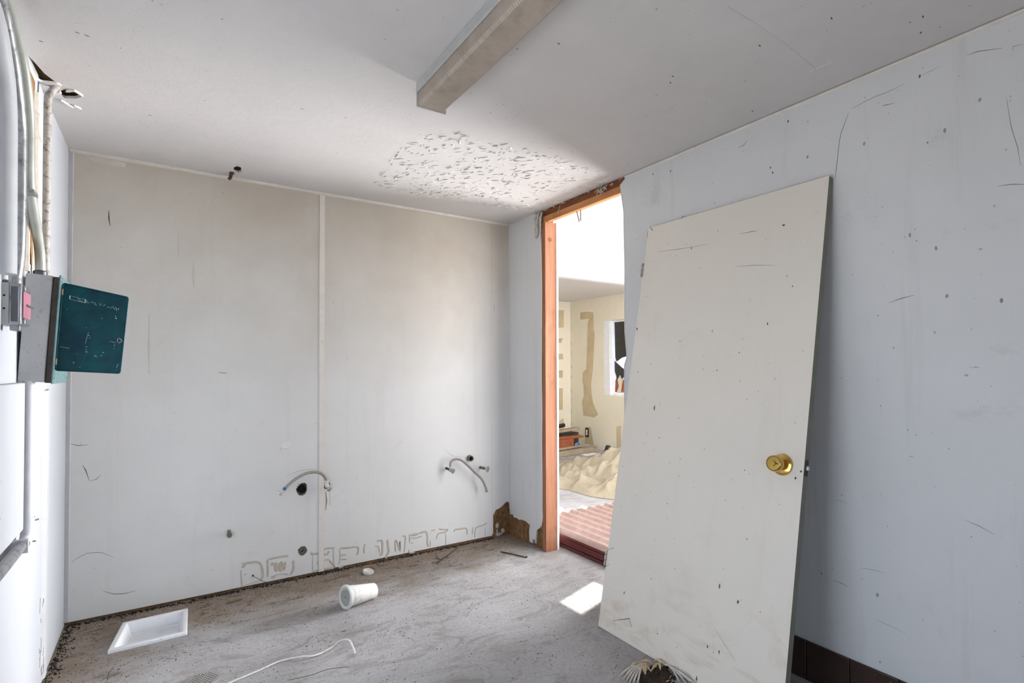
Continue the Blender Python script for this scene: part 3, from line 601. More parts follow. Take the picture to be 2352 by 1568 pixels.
# filler patches
mb = MB()
for P in ([(3.5570,3.2935,2.2335),(3.5570,3.1030,2.2322),(3.5570,2.9762,2.2053),(3.5570,2.9669,1.9120),(3.5570,2.9445,1.8799),(3.5570,2.9944,1.2819),(3.5570,3.0420,1.0500),(3.5570,3.0316,0.8959),(3.5570,2.9984,0.7435),(3.5570,2.8757,0.5527),(3.5570,2.9774,0.4994),(3.5570,3.2335,0.5111),(3.5570,3.2679,0.7292),(3.5570,3.2192,0.8417),(3.5570,3.2299,1.0142),(3.5570,3.2534,1.0766),(3.5570,3.2403,1.2344),(3.5570,3.1568,1.2817),(3.5570,3.1436,1.4848),(3.5570,3.1161,2.0459),(3.5570,3.0806,2.1134),(3.5570,3.1745,2.1130),(3.5570,3.2944,2.1144)],):
    mb.plate(P, [], (-.003, 0, 0))
mb.plate([(XF, 3.17, .33), (XF, 3.05, .34), (XF, 2.98, .05), (XF, 3.2, .05)], [], (-.003, 0, 0)).plate([(XF, 2.46, .40), (XF, 2.36, .42), (XF, 2.36, .05), (XF, 2.46, .05)], [], (-.003, 0, 0))
obj('filler_patch', mb, 'tan', wall_far)
for P in ([(3.2111,3.5700,2.2870),(3.4144,3.5700,2.2907),(3.4128,3.5700,1.9916),(3.2097,3.5700,1.9836)], [(3.2088,3.5700,1.8002),(3.3914,3.5700,1.8134),(3.3603,3.5700,1.7321),(3.2085,3.5700,1.7285)], [(3.2076,3.5700,1.5373),(3.3900,3.5700,1.5475),(3.3998,3.5700,1.4510),(3.2071,3.5700,1.4449)], [(3.2062,3.5700,1.2508),(3.3886,3.5700,1.2659),(3.3879,3.5700,1.1372),(3.2057,3.5700,1.1394)], [(3.2048,3.5700,0.9567),(3.3870,3.5700,0.9604),(3.3851,3.5700,0.5912),(3.2031,3.5700,0.5915)], [(3.2111,3.5700,0.3653),(3.3982,3.5700,0.4503),(3.4249,3.5700,0.1304),(3.2098,3.5700,0.095)]):
    obj('filler_patch', MB().plate(P, [], (0, -.003, 0)), 'tan', wall_side)
mb = MB()
for i in range(9):
    z = .35+i*.2+random.uniform(-.03, .03); mb.blob((XF-.0006, 3.545, z), .008, .03, YV, ZU, 7, .3)
obj('scuff_mark', mb, 'palemark', wall_side, solid=False, stuff=True)
# window
w1 = thing('window_1', 'bright window in the far wall with torn dark film', 'window', (XF, 2.3, .875), kind='structure')
mb = MB().box((XF, 2.60, .875), (XF+.13, 2.735, 2.05)); obj('reveal', mb, 'alum', w1, bevel=.004)
for y0, y1 in ((2.575, 2.60), (1.80, 1.83)): obj('window_frame', MB().box((XF+.06, y0, .875), (XF+.11, y1, 2.05)), 'alum', w1, bevel=.003)
for z0, z1 in ((.875, .905), (2.02, 2.05)): obj('window_frame', MB().box((XF+.06, 1.83, z0), (XF+.11, 2.575, z1)), 'alum', w1, bevel=.003)
obj('pane', MB().box((XF+.082, 1.83, .905), (XF+.088, 2.575, 2.02)), 'glass', w1)
zt = 2.02
film = [(2.575, 2.02), (1.84, 2.02), (1.84, 1.50), (2.32, 1.48), (2.42, 1.46), (2.535, 1.40), (2.56, 1.46)]
film2 = [(2.575, 1.42), (2.53, 1.385), (2.42, 1.31), (2.32, 1.26), (2.20, 1.22), (2.28, 1.14), (2.36, 1.18), (2.42, 1.13), (2.46, 1.19), (2.52, 1.12), (2.575, 1.25)]
film3 = [(2.56, 1.10), (2.53, 1.17), (2.49, 1.02), (2.53, .93), (2.57, .92)]
film4 = [(2.40, 1.12), (2.34, 1.10), (2.36, 1.00), (2.33, .93), (2.44, .93), (2.42, 1.04)]
for f, m in ((film, 'film'), (film2, 'film'), (film3, 'plankred'), (film4, 'plankred')):
    obj('torn_film', MB().plate([(XF+.079, a, b) for a, b in f], [], (.002, 0, 0)), m, w1)
mb = MB().box((XF+1.2, -1.0, -.13), (XF+1.4, 5.0, 1.15))
struct('wall_outside', mb, 'exground', 'pale low wall outside the far window', 'wall')

# ------------------------------------------------------------------ leaning door leaf
P0 = Vector((-.4235, -1.4915, 0)); U = Vector((.004, -1, 0)).normalized(); V = Vector((.1839, .0007, .983)).normalized(); Nn = U.cross(V).normalized()
LW, LH, LT = .951, 2.116, .0345
ld = thing('leaning_door', 'tall off-white flush door leaf leaning against the right wall', 'door', tuple(P0 + U*LW/2))
def L(u, v, n=0): return P0 + U*u + V*v + Nn*n      # n > 0 towards the room
mb = MB().add([L(u, v, n) for n in (-.001, -LT) for u, v in ((0, .002), (LW, .002), (LW, LH), (0, LH))], [(0,1,2,3),(7,6,5,4),(0,4,5,1),(1,5,6,2),(2,6,7,3),(3,7,4,0)])
obj('slab', mb, 'leafedge', ld, bevel=.0015)
mb = MB().add([L(u, v, n) for n in (0, -.0015) for u, v in ((0, .002), (LW, .002), (LW, LH), (0, LH))], [(0,1,2,3),(7,6,5,4),(0,4,5,1),(1,5,6,2),(2,6,7,3),(3,7,4,0)])
obj('face_sheet', mb, 'leaf', ld)
kc = (.868, .945)
mb = MB().lathe([(.0, .0), (.042, .0), (.042, .003), (.039, .008), (.030, .011), (.018, .013), (.0155, .022), (.016, .026), (.028, .032), (.031, .040), (.0315, .055), (.0295, .064), (.027, .066), (.0255, .0635), (.0, .0635)], L(*kc), Nn, 36, cap=False)
knob = obj('knob', mb, 'brass', ld, smooth=True)
c = L(*kc, .064)
mb = MB().lathe([(.0, 0), (.010, 0), (.009, .004), (0, .004)], c, Nn, 20, cap=False)
mb.add([c + U*a*.012 + V*b*.0028 + Nn*h for h in (.003, .013) for a, b in ((-1, -1), (1, -1), (1, 1), (-1, 1))], [(3,2,1,0),(4,5,6,7),(0,1,5,4),(1,2,6,5),(2,3,7,6),(3,0,4,7)])
obj('thumb_turn', mb, 'brass', knob, smooth=True)
def lbox(u0, u1, v0, v1, n0, n1): return MB().add([L(u, v, n) for n in (n0, n1) for u, v in ((u0, v0), (u1, v0), (u1, v1), (u0, v1))], [(0,1,2,3),(7,6,5,4),(0,4,5,1),(1,5,6,2),(2,6,7,3),(3,7,4,0)])
pl_ = obj('latch_plate', lbox(LW, LW+.0012, .915, .975, -.006, -.029), 'darkmetal', ld)
obj('latch_bolt', lbox(LW, LW+.010, .937, .953, -.011, -.023), 'chrome', pl_, bevel=.001)
for v0 in (1.835, .30):
    hg = obj('hinge', lbox(-.0025, 0.0, v0-.005, v0+.085, -.002, -.030), 'rust', ld)
    mb = MB()
    for a, b in ((0, .022), (.028, .05), (.056, .075)): mb.tube([L(-.005, v0+a, .004), L(-.005, v0+b, .004)], .006, 10)
    obj('barrel', mb, 'steel', hg, smooth=True)
mb = MB(); rnd = random.Random(12)
for uv, a, b in (((0.1944,1.1246), .004, .012), ((0.75,1.5182), .003, .007), ((0.7794,1.9468), .007, .004), ((0.3079,1.9376), .003, .006), ((0.7395,0.3818), .004, .008), ((0.6525,0.415), .004, .010), ((0.6254,0.1648), .003, .007), ((0.6804,0.166), .003, .008), ((0.5908,0.0227), .003, .009), ((0.146,0.2139), .003, .006), ((0.0082,1.5434), .004, .008), ((0.4826,1.5025), .002, .004), ((0.9228,0.9015), .004, .006), ((0.9417,0.9309), .004, .005)):
    mb.blob(L(*uv, .0003), a, b, U, V, 8, .35, .0006)
for i in range(70):
    mb.blob(L(rnd.uniform(.02, .93), rnd.uniform(.05, 2.08), .0003), rnd.uniform(.001, .0025), rnd.uniform(.0015, .004), U, V, 6, .3, .0005)
for q in ([(0.0056,2.1231),(0.0246,2.1011),(0.0323,2.0918)], [(0.2221,2.1124),(0.2286,2.1250),(0.2424,2.1239)], [(-0.0033,2.0999),(-0.0004,2.0615)], [(0.2149,0.0796),(0.1979,0.1129),(0.0925,0.0626)], [(-0.003,0.3778),(0.0407,0.3986)], [(0.0026,0.2965),(0.0248,0.3141)]):
    mb.ribbon([L(*uv) for uv in q], .004, Nn, .001)
obj('chip_mark', mb, 'mark', ld, solid=False, stuff=True)
mb = MB()
for q, w in (([(0.5745,1.9535),(0.6286,1.9518),(0.6603,1.9486)], .004), ([(0.0858,1.9621),(0.2313,1.9481),(0.414,1.9385)], .003), ([(0.5699,1.7985),(0.6562,1.7900),(0.7577,1.7728)], .003), ([(0.646,0.2486),(0.7017,0.2034),(0.7549,0.1604)], .0022), ([(0.094,0.1045),(0.1147,0.0403)], .0022)):
    mb.ribbon([L(*uv) for uv in q], w, Nn, .0005)
obj('scratch', mb, 'palemark', ld, solid=False, stuff=True)

# ------------------------------------------------------------------ fluorescent ceiling light
FX0, FX1, FY0, FY1 = -1.437, -1.318, -2.80, -1.572
lt = thing('ceiling_light', 'long dusty fluorescent light fixture with ribbed diffuser on the ceiling', 'light fixture', (-1.38, -2.19, H))
obj('housing', MB().box((FX0-.004, FY0, H-.03), (FX1+.004, FY1, H)), 'fixture', lt, bevel=.003)
mb = MB(); n = 230
prof = [(FX0, H-.028), (FX0+.002, H-.084), (FX0+.012, H-.094), (FX1-.012, H-.094), (FX1-.002, H-.084), (FX1, H-.028)]
cx, cz = (FX0+FX1)/2, H-.028; vs = []
for i in range(n+1):
    y = FY0 + (FY1-.006-FY0)*i/n; k = .0016*(i % 2)
    for x, z in prof: vs.append((x + (k if x < cx else -k), y, z + k if z < H-.03 else z))
m = len(prof); mb.add(vs, [(i*m+j, i*m+j+1, (i+1)*m+j+1, (i+1)*m+j) for i in range(n) for j in range(m-1)])
obj('diffuser', mb, 'diffuser', lt, solid=True)
ec = obj('end_cap', MB().box((FX0-.005, FY1-.006, H-.098), (FX1+.005, FY1, H-.001)), 'fixture', lt, bevel=.002)
obj('side_rail', MB().box((FX0-.006, FY0, H-.042), (FX0+.001, FY1, H-.024)), 'fixture', lt, bevel=.002)
obj('side_rail', MB().box((FX1-.001, FY0, H-.042), (FX1+.006, FY1, H-.024)), 'fixture', lt, bevel=.002)
obj('end_cap', MB().box((FX0-.005, FY0, H-.098), (FX1+.005, FY0+.006, H-.001)), 'fixture', lt, bevel=.002)

# ------------------------------------------------------------------ breaker box with its open teal door
bx = thing('breaker_box', 'grey breaker box with open dark teal door on the left wall', 'breaker box', (LX, -.92, 1.266))
tilt = Matrix.Translation((LX, 0, 1.266)) @ Matrix.Rotation(math.radians(3.0), 4, 'Y') @ Matrix.Translation((-LX, 0, -1.266))
D = .072
obj('body', MB().box((LX+.001, -1.075, 1.266), (LX+D, -.76, 1.642), tilt), 'greybox', bx, bevel=.003)
obj('cover_flange', MB().box((LX+D, -1.068, 1.264), (LX+D+.018, -.768, 1.640), tilt), 'darkmetal', bx, bevel=.002)
cov = obj('cover', MB().box((LX+D+.018, -1.078, 1.261), (LX+D+.022, -.757, 1.646), tilt), 'tealtrim', bx, bevel=.001)
mb = MB()
for y in (-1.06, -.775):
    for z in (1.28, 1.628): mb.lathe([(.004, 0), (.003, .002), (0, .002)], tilt @ Vector((LX+D+.022, y, z)), (1, 0, 0), 10)
obj('screw', mb, 'steel', cov, stuff=True)
mb = MB(); rnd = random.Random(8)
for i in range(16):
    x, z = rnd.uniform(LX+.012, LX+D-.008), rnd.uniform(1.29, 1.61); L_ = rnd.uniform(.004, .016)
    mb.ribbon([tilt @ Vector((x, -1.0752, z)), tilt @ Vector((x+L_*.4, -1.0752, z-L_*.5))], .002, (0, -1, 0), .0006)
obj('chip_mark', mb, 'mark', bx, solid=False, stuff=True)
# door: plane facing the viewer, hinged on the near edge of the cover
dA, dB, dC, dE = Vector((-2.5763,-1.0450,1.6176)), Vector((-2.3853,-1.0450,1.5793)), Vector((-2.4084,-1.0450,1.2920)), Vector((-2.5951,-1.0450,1.3043))
dn = (dB-dA).cross(dE-dA).normalized()
if dn.y > 0: dn = -dn
def dpt(a, b, n=0): return (dA*(1-a)+dB*a)*(1-b) + (dE*(1-a)+dC*a)*b + dn*n
def rcorner(n, r=.035, s=4):
    pts = []
    for (cx, cy, a0) in ((r, r, PI), (1-r, r, 1.5*PI), (1-r, 1-r, 0), (r, 1-r, .5*PI)):
        pts += [dpt(cx+r*math.cos(a0+PI/2*k/s), cy+r*math.sin(a0+PI/2*k/s), n) for k in range(s+1)]
    return pts
door = obj('door', MB().plate(rcorner(0), [], -dn*.0022), 'teal', bx)
rim_o, rim_i = rcorner(.005), None
mb = MB(); path = rcorner(.0015) ; path.append(path[0]); mb.tube(path, .0026, 8, cap=False)
obj('rolled_rim', mb, 'teal', door, smooth=True)
for b in (.07, .87): obj('hinge_clip', MB().bar(dpt(.008, b, .004), dpt(.008, b+.065, .004), .0035, .003, dn), 'copper', door)
mb = MB(); mb.tube([dpt(.905, .55, .003), dpt(.905, .60, .003)], .0022, 8)
pts = [dpt(.925+.045*math.sin(PI*k/10), .545+.065*k/10, .005) for k in range(11)]; mb.tube(pts, .0017, 8)
obj('pull_ring', mb, 'steel', door, smooth=True)
mb = MB()
def dz(x, y): # point from the zoomed view of the door face (fractions measured on it)
    return None
def st(pts, w=.0016): mb.ribbon([dpt(a, b, .0004) for a, b in pts], w, dn, .0005, taper=False)
# worn embossed name plate and lettering, illegible but for its outlines
st([(.115, .125), (.115, .165)], .003); st([(.345, .135), (.345, .178)], .003); st([(.115, .128), (.345, .138)], .0008); st([(.115, .166), (.345, .178)], .001)
st([(.23, .13), (.235, .145), (.255, .145)], .0009); st([(.24, .158), (.26, .152), (.31, .158), (.24, .168), (.32, .17)], .0009)
x = .37
for seg in ([(0, .0), (0, .028), (.03, .028), (.03, .018)], [(0, .02), (.02, 0), (.04, .02)], [(0, .0), (0, .03), (.035, .03)], [(0, 0), (.02, .028), (.04, .0)], [(0, .02), (.04, .0)], [(0, .025), (.03, .02), (.05, .028)], [(0, .03), (.025, .0), (.05, .03)], [(0, 0), (.03, .015), (.03, .03), (0, .03)], [(0, .0), (0, .03)]):
    st([(x+a, .142+b+(x-.37)*.035) for a, b in seg], .0011); x += .045+.017
for a, b, r in ((.80, .18, .002), (.835, .195, .003), (.85, .175, .002), (.83, .275, .0035), (.845, .30, .005), (.09, .29, .002), (.40, .47, .0025), (.45, .56, .003), (.43, .70, .003), (.44, .76, .005), (.425, .735, .003), (.62, .33, .003), (.58, .80, .004), (.60, .81, .003), (.70, .75, .0035), (.67, .79, .003), (.31, .80, .002), (.26, .90, .003), (.86, .645, .003), (.855, .685, .002), (.47, .585, .003), (.93, .97, .0015), (.36, .95, .002)):
    mb.blob(dpt(a, b, .0004), r*.6, r*.5, (dB-dA).normalized(), (dA-dE).normalized(), 6, .4, .0005)
st([(.04, .73), (.17, .735)], .0012); st([(.93, .93), (.95, .88)], .001); st([(.44, .52), (.42, .60), (.41, .66)], .0008); st([(.78, .60), (.87, .612)], .001)
obj('worn_lettering', mb, 'scratch', door, solid=False, stuff=True)

# ------------------------------------------------------------------ switch box at the edge of the frame
sw = thing('switch_box', 'small grey switch box with toggle at the left frame edge', 'switch box', (LX, -1.25, 1.44))
obj('body', MB().box((LX-.004, -1.318, 1.447), (LX+.024, -1.205, 1.575)), 'greybox', sw, bevel=.002)
fr = obj('cover_plate', MB().box((LX+.024, -1.322, 1.445), (LX+.052, -1.20, 1.574)), 'galv', sw, bevel=.003)
obj('receptacle', MB().box((LX+.028, -1.326, 1.455), (LX+.047, -1.318, 1.564)), plain('grey_bakelite', (96, 98, 104), .5), fr, bevel=.003)
obj('switch_body', MB().box((LX+.052, -1.31, 1.468), (LX+.057, -1.215, 1.552)), 'pink', fr, bevel=.002)
for z in (1.459, 1.561): obj('mounting_ear', MB().box((LX+.052, -1.30, z-.009), (LX+.058, -1.225, z+.009)), 'galv', fr, bevel=.002)
obj('toggle', MB().tube([(LX+.056, -1.28, 1.512), (LX+.066, -1.278, 1.505), (LX+.074, -1.276, 1.502)], [.004, .0035, .0045], 8), 'steel', fr, smooth=True)
for z in (1.535, 1.495): obj('screw_hole', MB().lathe([(.0032, 0), (.003, .001), (0, .001)], (LX+.012, -1.318, z), (0, -1, 0), 10), 'black', sw)
obj('conduit_tab', MB().box((LX+.022, -1.30, 1.428), (LX+.046, -1.262, 1.447)), 'galv', sw, bevel=.002)

# ------------------------------------------------------------------ conduits on the left wall
def pipe(name, label, path, r, mat, parts=(), sub=6, cat='conduit', group=None):
    t = thing(name, label, cat, tuple(path[0]), group)
    obj('pipe', MB().tube(smooth_path(path, sub), r, 18), mat, t, smooth=True)
    for nm, mb_, m_ in parts: obj(nm, mb_, m_, t, smooth=True, stuff=nm == 'clamp_screw')
    return t
xc = LX+.034
pipe('conduit', 'shiny galvanised conduit rising from the switch box, bent at the top', [(xc-.01, -1.262, 1.575), (xc, -1.262, 1.7), (xc, -1.262, 2.02), (xc, -1.275, 2.10), (xc, -1.32, 2.18), (xc, -1.40, 2.26), (xc, -1.62, 2.36), (xc, -2.3, 2.38)], .0175, 'galv',
     [('connector', MB().lathe([(.0, 0), (.021, 0), (.021, .022), (.018, .03), (0, .03)], (xc-.01, -1.262, 1.572), (0, 0, 1), 18, False), 'galv')])
dk = LX+.032
t = pipe('conduit', 'grey-green conduit bending sideways into the top of the breaker box', [(dk, -.905, 1.64), (dk, -.905, 1.70), (dk, -.93, 1.76), (dk, -1.05, 1.88), (dk, -1.10, 1.94), (dk, -1.115, 2.02), (dk, -1.12, 2.12), (dk, -1.14, 2.20), (dk, -1.19, 2.27), (dk, -1.30, 2.34), (dk, -1.55, 2.40), (dk, -2.3, 2.41)], .0155, 'olivepipe',
     [('coupling', MB().lathe([(.0, 0), (.021, 0), (.021, .03), (.017, .034), (0, .034)], (dk, -.905, 1.642), (0, 0, 1), 18, False), plain('dark_coupling', (86, 90, 98), .4, .6)),
      ('strap', MB().box((LX, -1.145, 1.905), (dk+.018, -1.075, 1.917)), 'galv')])
pipe('conduit', 'large white painted conduit at the far left frame edge', [(LX+.042, -1.475, 1.58), (LX+.04, -1.475, 1.9), (LX+.04, -1.485, 2.05), (LX+.04, -1.54, 2.16), (LX+.04, -1.7, 2.25), (LX+.04, -2.3, 2.28)], .027, 'whitepipe')
pipe('conduit', 'slim white painted conduit between two thicker ones', [(LX+.014, -1.345, 1.58), (LX+.014, -1.345, 1.95), (LX+.014, -1.36, 2.08), (LX+.014, -1.42, 2.2), (LX+.014, -1.6, 2.31), (LX+.014, -2.3, 2.34)], .012, 'whitepipe')
ec_ = LX+.030
pipe('pipe_riser', 'thin chipped pipe rising from breaker box into the torn ceiling hole', [(ec_, -.785, 1.64), (ec_, -.785, 1.9), (ec_, -.785, 2.34), (ec_+.003, -.783, 2.385), (ec_+.013, -.778, 2.415), (ec_+.03, -.770, 2.44), (ec_+.04, -.765, 2.46)], .0125, 'oldpipe', cat='pipe')
pf = LX+.030
el = [(pf, -1.062, .765), (pf, -1.065, .742), (pf, -1.075, .728), (pf, -1.095, .722), (pf, -1.13, .722)]
pipe('drop_pipe', 'white painted pipe dropping from the breaker box to an elbow', [(pf, -1.062, 1.268), (pf, -1.062, 1.0), (pf, -1.062, .765)], .0165, 'whitepipe',
     [('clamp', MB().lathe([(.0195, 0), (.0195, .03)], (pf, -1.062, .765), (0, 0, 1), 18, False), 'whitepipe'),
      ('elbow', MB().tube(smooth_path(el, 4), .0185, 16), 'whitepipe'),
      ('clamp_screw', MB().tube([(pf+.018, -1.055, .782), (pf+.028, -1.050, .783)], .003, 8).tube([(pf+.015, -1.075, .715), (pf+.024, -1.072, .713)], .003, 8), 'galv')], cat='pipe')
pipe('low_pipe', 'grey pipe running level below the boxed panel at lower left', [(pf, -1.13, .722), (pf, -1.5, .722), (pf, -2.4, .722)], .016, 'galv', [('strap', MB().box((LX, -1.165, .700), (pf+.019, -1.15, .744)), 'whitepipe')], cat='pipe')

# ------------------------------------------------------------------ plumbing on the back wall
def hose(label, P, r, parts):
    t = thing('supply_hose', label, 'hose', tuple(P[0]))
    obj('braided_hose', MB().tube(smooth_path(P, 8), r, 12), 'braid', t, smooth=True)
    for nm, mb_, m_ in parts: obj(nm, mb_, m_, t, smooth=True)
    return t
def bj(p, y): return (p[0], y, p[2])
pj = [(-1.4089,-0.055,0.5984), (-1.4262,-0.06,0.6287), (-1.4513,-0.065,0.6515), (-1.4970,-0.07,0.6627), (-1.5444,-0.075,0.658), (-1.5960,-0.08,0.6354), (-1.6362,-0.083,0.6064), (-1.6587,-0.085,0.586)]
vA = Vector((-1.4088,-0.055,0.5736)); ends = Vector((-1.6856,-0.086,0.5635)); dirE = (ends-Vector(pj[-1])).normalized()
hose('braided supply hose arching left from the valve at the wall batten', pj, .0085, [
    ('valve_stub', MB().tube([(vA.x+.012, 0, vA.z-.016), (vA.x+.010, -.05, vA.z-.014)], .009, 12), 'steel'),
    ('escutcheon', MB().lathe([(.0, 0), (.024, 0), (.02, .006), (.0, .008)], (vA.x+.012, 0, vA.z-.016), (0, -1, 0), 20, False), 'rust'),
    ('valve_body', MB().tube([Vector(pj[0]), vA, vA+Vector((.006, 0, -.016))], [.011, .0145, .0145], 12), 'plastic'),
    ('valve_handle', MB().lathe([(0, 0), (.016, 0), (.017, .006), (.013, .012), (.006, .013), (.0, .010)], vA+Vector((.010, -.012, -.026)), (.55, -.8, -.25), 18, False), 'chrome'),
    ('blue_label', MB().tube([Vector(pj[-2])*.1+Vector(pj[-1])*.9, Vector(pj[-1])+dirE*.012], .0098, 12), 'bluelabel'),
    ('hose_nut', MB().tube([Vector(pj[-1])+dirE*.012, Vector(pj[-1])+dirE*.026, ends, ends+dirE*.012], [.010, .012, .0165, .0165], 6), 'chrome')])
qk = [(-0.5387,-0.06,0.5878), (-0.5404,-0.06,0.6162), (-0.5282,-0.06,0.637), (-0.4965,-0.06,0.6465), (-0.4513,-0.062,0.6329), (-0.3994,-0.066,0.5901), (-0.3469,-0.07,0.5371), (-0.2942,-0.075,0.4869), (-0.2661,-0.078,0.4388), (-0.2523,-0.08,0.3985)]
vB = Vector((-0.5387,-0.06,0.5721))
hose('braided supply hose curving right from the oval-handled valve', qk, .0085, [
    ('valve_stub', MB().tube([(vB.x-.005, 0, vB.z+.004), (vB.x-.002, -.06, vB.z)], .009, 12), 'darkmetal'),
    ('valve_body', MB().tube([vB+Vector((0, 0, .025)), vB, vB+Vector((0, 0, -.012))], [.010, .0125, .011], 12), 'steel'),
    ('valve_handle', MB().lathe([(.004, 0), (.018, .010), (.0185, .014), (.003, .014), (.003, .011), (.0, .011)], vB+Vector((.006, -.008, -.004)), (.35, -.9, -.2), 20, False), 'chrome'),
    ('hose_nut', MB().tube([Vector(qk[-1])+Vector((-.001, 0, .004)), Vector(qk[-1])+Vector((.001, 0, -.008)), Vector(qk[-1])+Vector((.002, 0, -.018))], [.009, .0115, .0115], 6), 'steel')])
c0 = Vector((-0.2589,0,0.5524)); c1 = Vector((-0.2561,-0.1,0.5547))
t = thing('stop_valve', 'short threaded stop valve with oval chrome handle, no hose attached', 'valve', tuple(c0))
obj('threaded_stem', MB().tube([c0, c0*.75+c1*.25, c0*.5+c1*.5, c0*.25+c1*.75, c1], [.011, .0095, .011, .0095, .010], 12), 'iron', t, smooth=True)
obj('handle', MB().lathe([(.0, -.012), (.013, -.010), (.0225, .002), (.023, .006), (.003, .007), (.003, .004), (0, .004)], c1, (.45, -.88, -.05), 22, False), 'chrome', t, smooth=True)
c = Vector((-.352, 0, .632))
t = thing('drain_stub', 'open threaded drain pipe stub above the right-hand hose', 'pipe', tuple(c))
prof = [(.0175, .012)]
for i in range(6): prof += [(.0215, -.002-.0045*i), (.0200, -.0042-.0045*i)]
prof += [(.0205, -.030), (.0165, -.030), (.0165, .012)]
obj('threaded_pipe', MB().lathe([(r, -h) for r, h in prof], c, (0, -1, 0), 24, False), 'iron', t, smooth=True)
obj('dark_bore', MB().lathe([(.0, .004), (.0165, .004)], c, (0, -1, 0), 20, False), 'dark', t, solid=False)
obj('collar', MB().lathe([(.0215, .0), (.027, .0), (.026, .003), (.0215, .004)], c, (0, -1, 0), 24, False), 'gypsum', t)
c = Vector((-1.541, .008, .163))
t = thing('cleanout_plug', 'grey-green cleanout plug with raised slot low on the back wall', 'drain plug', tuple(c))
obj('plug', MB().lathe([(.0, .006), (.017, .006), (.0185, .004), (.020, .010), (.024, .010), (.0245, -.006), (.0, -.006)], c, (0, -1, 0), 22, False), 'iron', t, smooth=True)
obj('wrench_slot', MB().bar(c + Vector((-.009, -.008, -.007)), c + Vector((.009, -.008, .007)), .006, .005, (0, -1, 0)), 'black', t)
c = Vector((-1.547, .004, .552))
t = thing('drain_hole', 'ragged dark drain opening beneath the left hose', 'drain', tuple(c))
obj('dark_bore', MB().lathe([(.0, .001), (.032, .001), (.033, .003)], c + YV*.008, (0, -1, 0), 20, False), 'dark', t, solid=False)
mb = MB()
for a in range(0, 360, 24):
    r = .031*random.uniform(.92, 1.08); p = c + Vector((math.cos(math.radians(a))*r, -.002, math.sin(math.radians(a))*r*1.05))
    mb.blob(p, .006, .004, Vector((math.cos(math.radians(a)), 0, math.sin(math.radians(a)))), Vector((-math.sin(math.radians(a)), 0, math.cos(math.radians(a)))), 6, .4, .003)
obj('putty_rim', mb, 'iron', t, solid=False)
c0 = Vector((-1.9500,0,0.3549)); c1 = Vector((-1.9521,-0.05,0.3481))
t = thing('capped_stub', 'small grey capped pipe stub alone on the lower back wall', 'pipe', tuple(c0))
obj('stub', MB().tube([c0, c1], .011, 14), 'iron', t, smooth=True)
obj('cap', MB().tube([c1, c1+(c1-c0).normalized()*.012], [.0145, .0135], 14), 'iron', t, smooth=True)
cc = Vector((-1.932, -.145, H))
t = thing('ceiling_pipe', 'rusty pipe stub coming down through the black hexagonal ceiling hole', 'pipe', tuple(cc))
obj('rusty_stub', MB().tube([(-1.955, -.095, H+.02), (-1.958, -.06, H-.018), (-1.962, -.034, H-.02)], .009, 10), 'rust', t, smooth=True)
obj('rusty_nut', MB().tube([(-1.953, -.10, H+.01), (-1.955, -.085, H-.004)], .014, 6), 'rust', t)
obj('black_recess', MB().plate([(p[0]*1.0, p[1], H+.0125) for p in hexhole], [], (0, 0, .01)), 'dark', t)

# ------------------------------------------------------------------ things on the floor
tr = thing('floor_sink', 'square white enamel floor sink set in concrete at left', 'floor sink', (-2.32, -.3, 0))
o4 = [Vector(p) for p in ((-2.482, -.455, 0), (-2.443, -.151, 0), (-2.157, -.143, 0), (-2.169, -.448, 0))]
ctr = sum(o4, Vector())/4
def ring(k, z): return [ctr + (p-ctr)*k + ZU*z for p in o4]
mb = MB(); loops = [ring(1.0, .0005), ring(1.0, .013), ring(.985, .016), ring(.86, .016), ring(.82, .008), ring(.74, -.045), ring(.55, -.055)]
# deepen the near-left side into a smooth slope
vs = [p for l in loops for p in l]
mb.add(vs, [(4*i+j, 4*i+(j+1) % 4, 4*i+4+(j+1) % 4, 4*i+4+j) for i in range(len(loops)-1) for j in range(4)] + [tuple(range(4*len(loops)-4, 4*len(loops)))])
o = obj('basin', mb, 'enamel', tr, bevel=.006, solid=False)
mb = MB().lathe([(.012, .0), (.012, .002), (0, .002)], ctr+Vector((.02, .01, -.056)), (0, 0, 1), 14)
obj('drain', mb, 'darkmetal', tr)
# paper cup lying on its side
ax = Vector((-.965, -.262, 0)).normalized(); g0 = Vector((-1.262, -.538, 0))
r0, r1, CL = .040, .060, .185
slope = math.atan2(r1-r0, CL)
cax = (ax*math.cos(slope) + ZU*math.sin(slope)).normalized()
cb = g0 + ZU*r0 + Vector((0, 0, .001))
cup = thing('paper_cup', 'white paper drink cup with flat lid lying on the floor', 'cup', tuple(g0))
obj('body', MB().lathe([(.0, .008), (r0-.004, .008), (r0-.003, 0), (r0, 0), (r0+.0005, .004), (r1-.002, CL-.004), (r1-.003, CL-.002), (.0, CL-.002)], cb, cax, 40, False), 'paper', cup, smooth=True)
ld_ = obj('lid', MB().lathe([(r1-.001, CL-.012), (r1+.004, CL-.012), (r1+.0045, CL-.006), (r1+.002, CL+.002), (r1-.004, CL+.004), (r1-.008, CL+.003), (r1-.010, CL-.001), (r1-.014, CL-.002), (.0, CL-.002)], cb, cax, 40, False), 'lid', cup, smooth=True)
u = cax.orthogonal().normalized(); w = cax.cross(u)
mb = MB(); lc = cb + cax*(CL-.0015)
mb.blob(lc, .006, .004, u, w, 7, .3, .0004)
obj('straw_hole', mb, 'mark', ld_, solid=False)
mb = MB()
def cpt(a, h): # on the cup wall
    r = r0 + (r1-r0)*h/CL + .0004; side = Vector((.26, -.96, 0)); side = (side - cax*side.dot(cax)).normalized(); upv = cax.cross(side)
    if upv.z < 0: upv = -upv
    return cb + cax*h + (side*math.cos(a)+upv*math.sin(a))*r, (side*math.cos(a)+upv*math.sin(a))
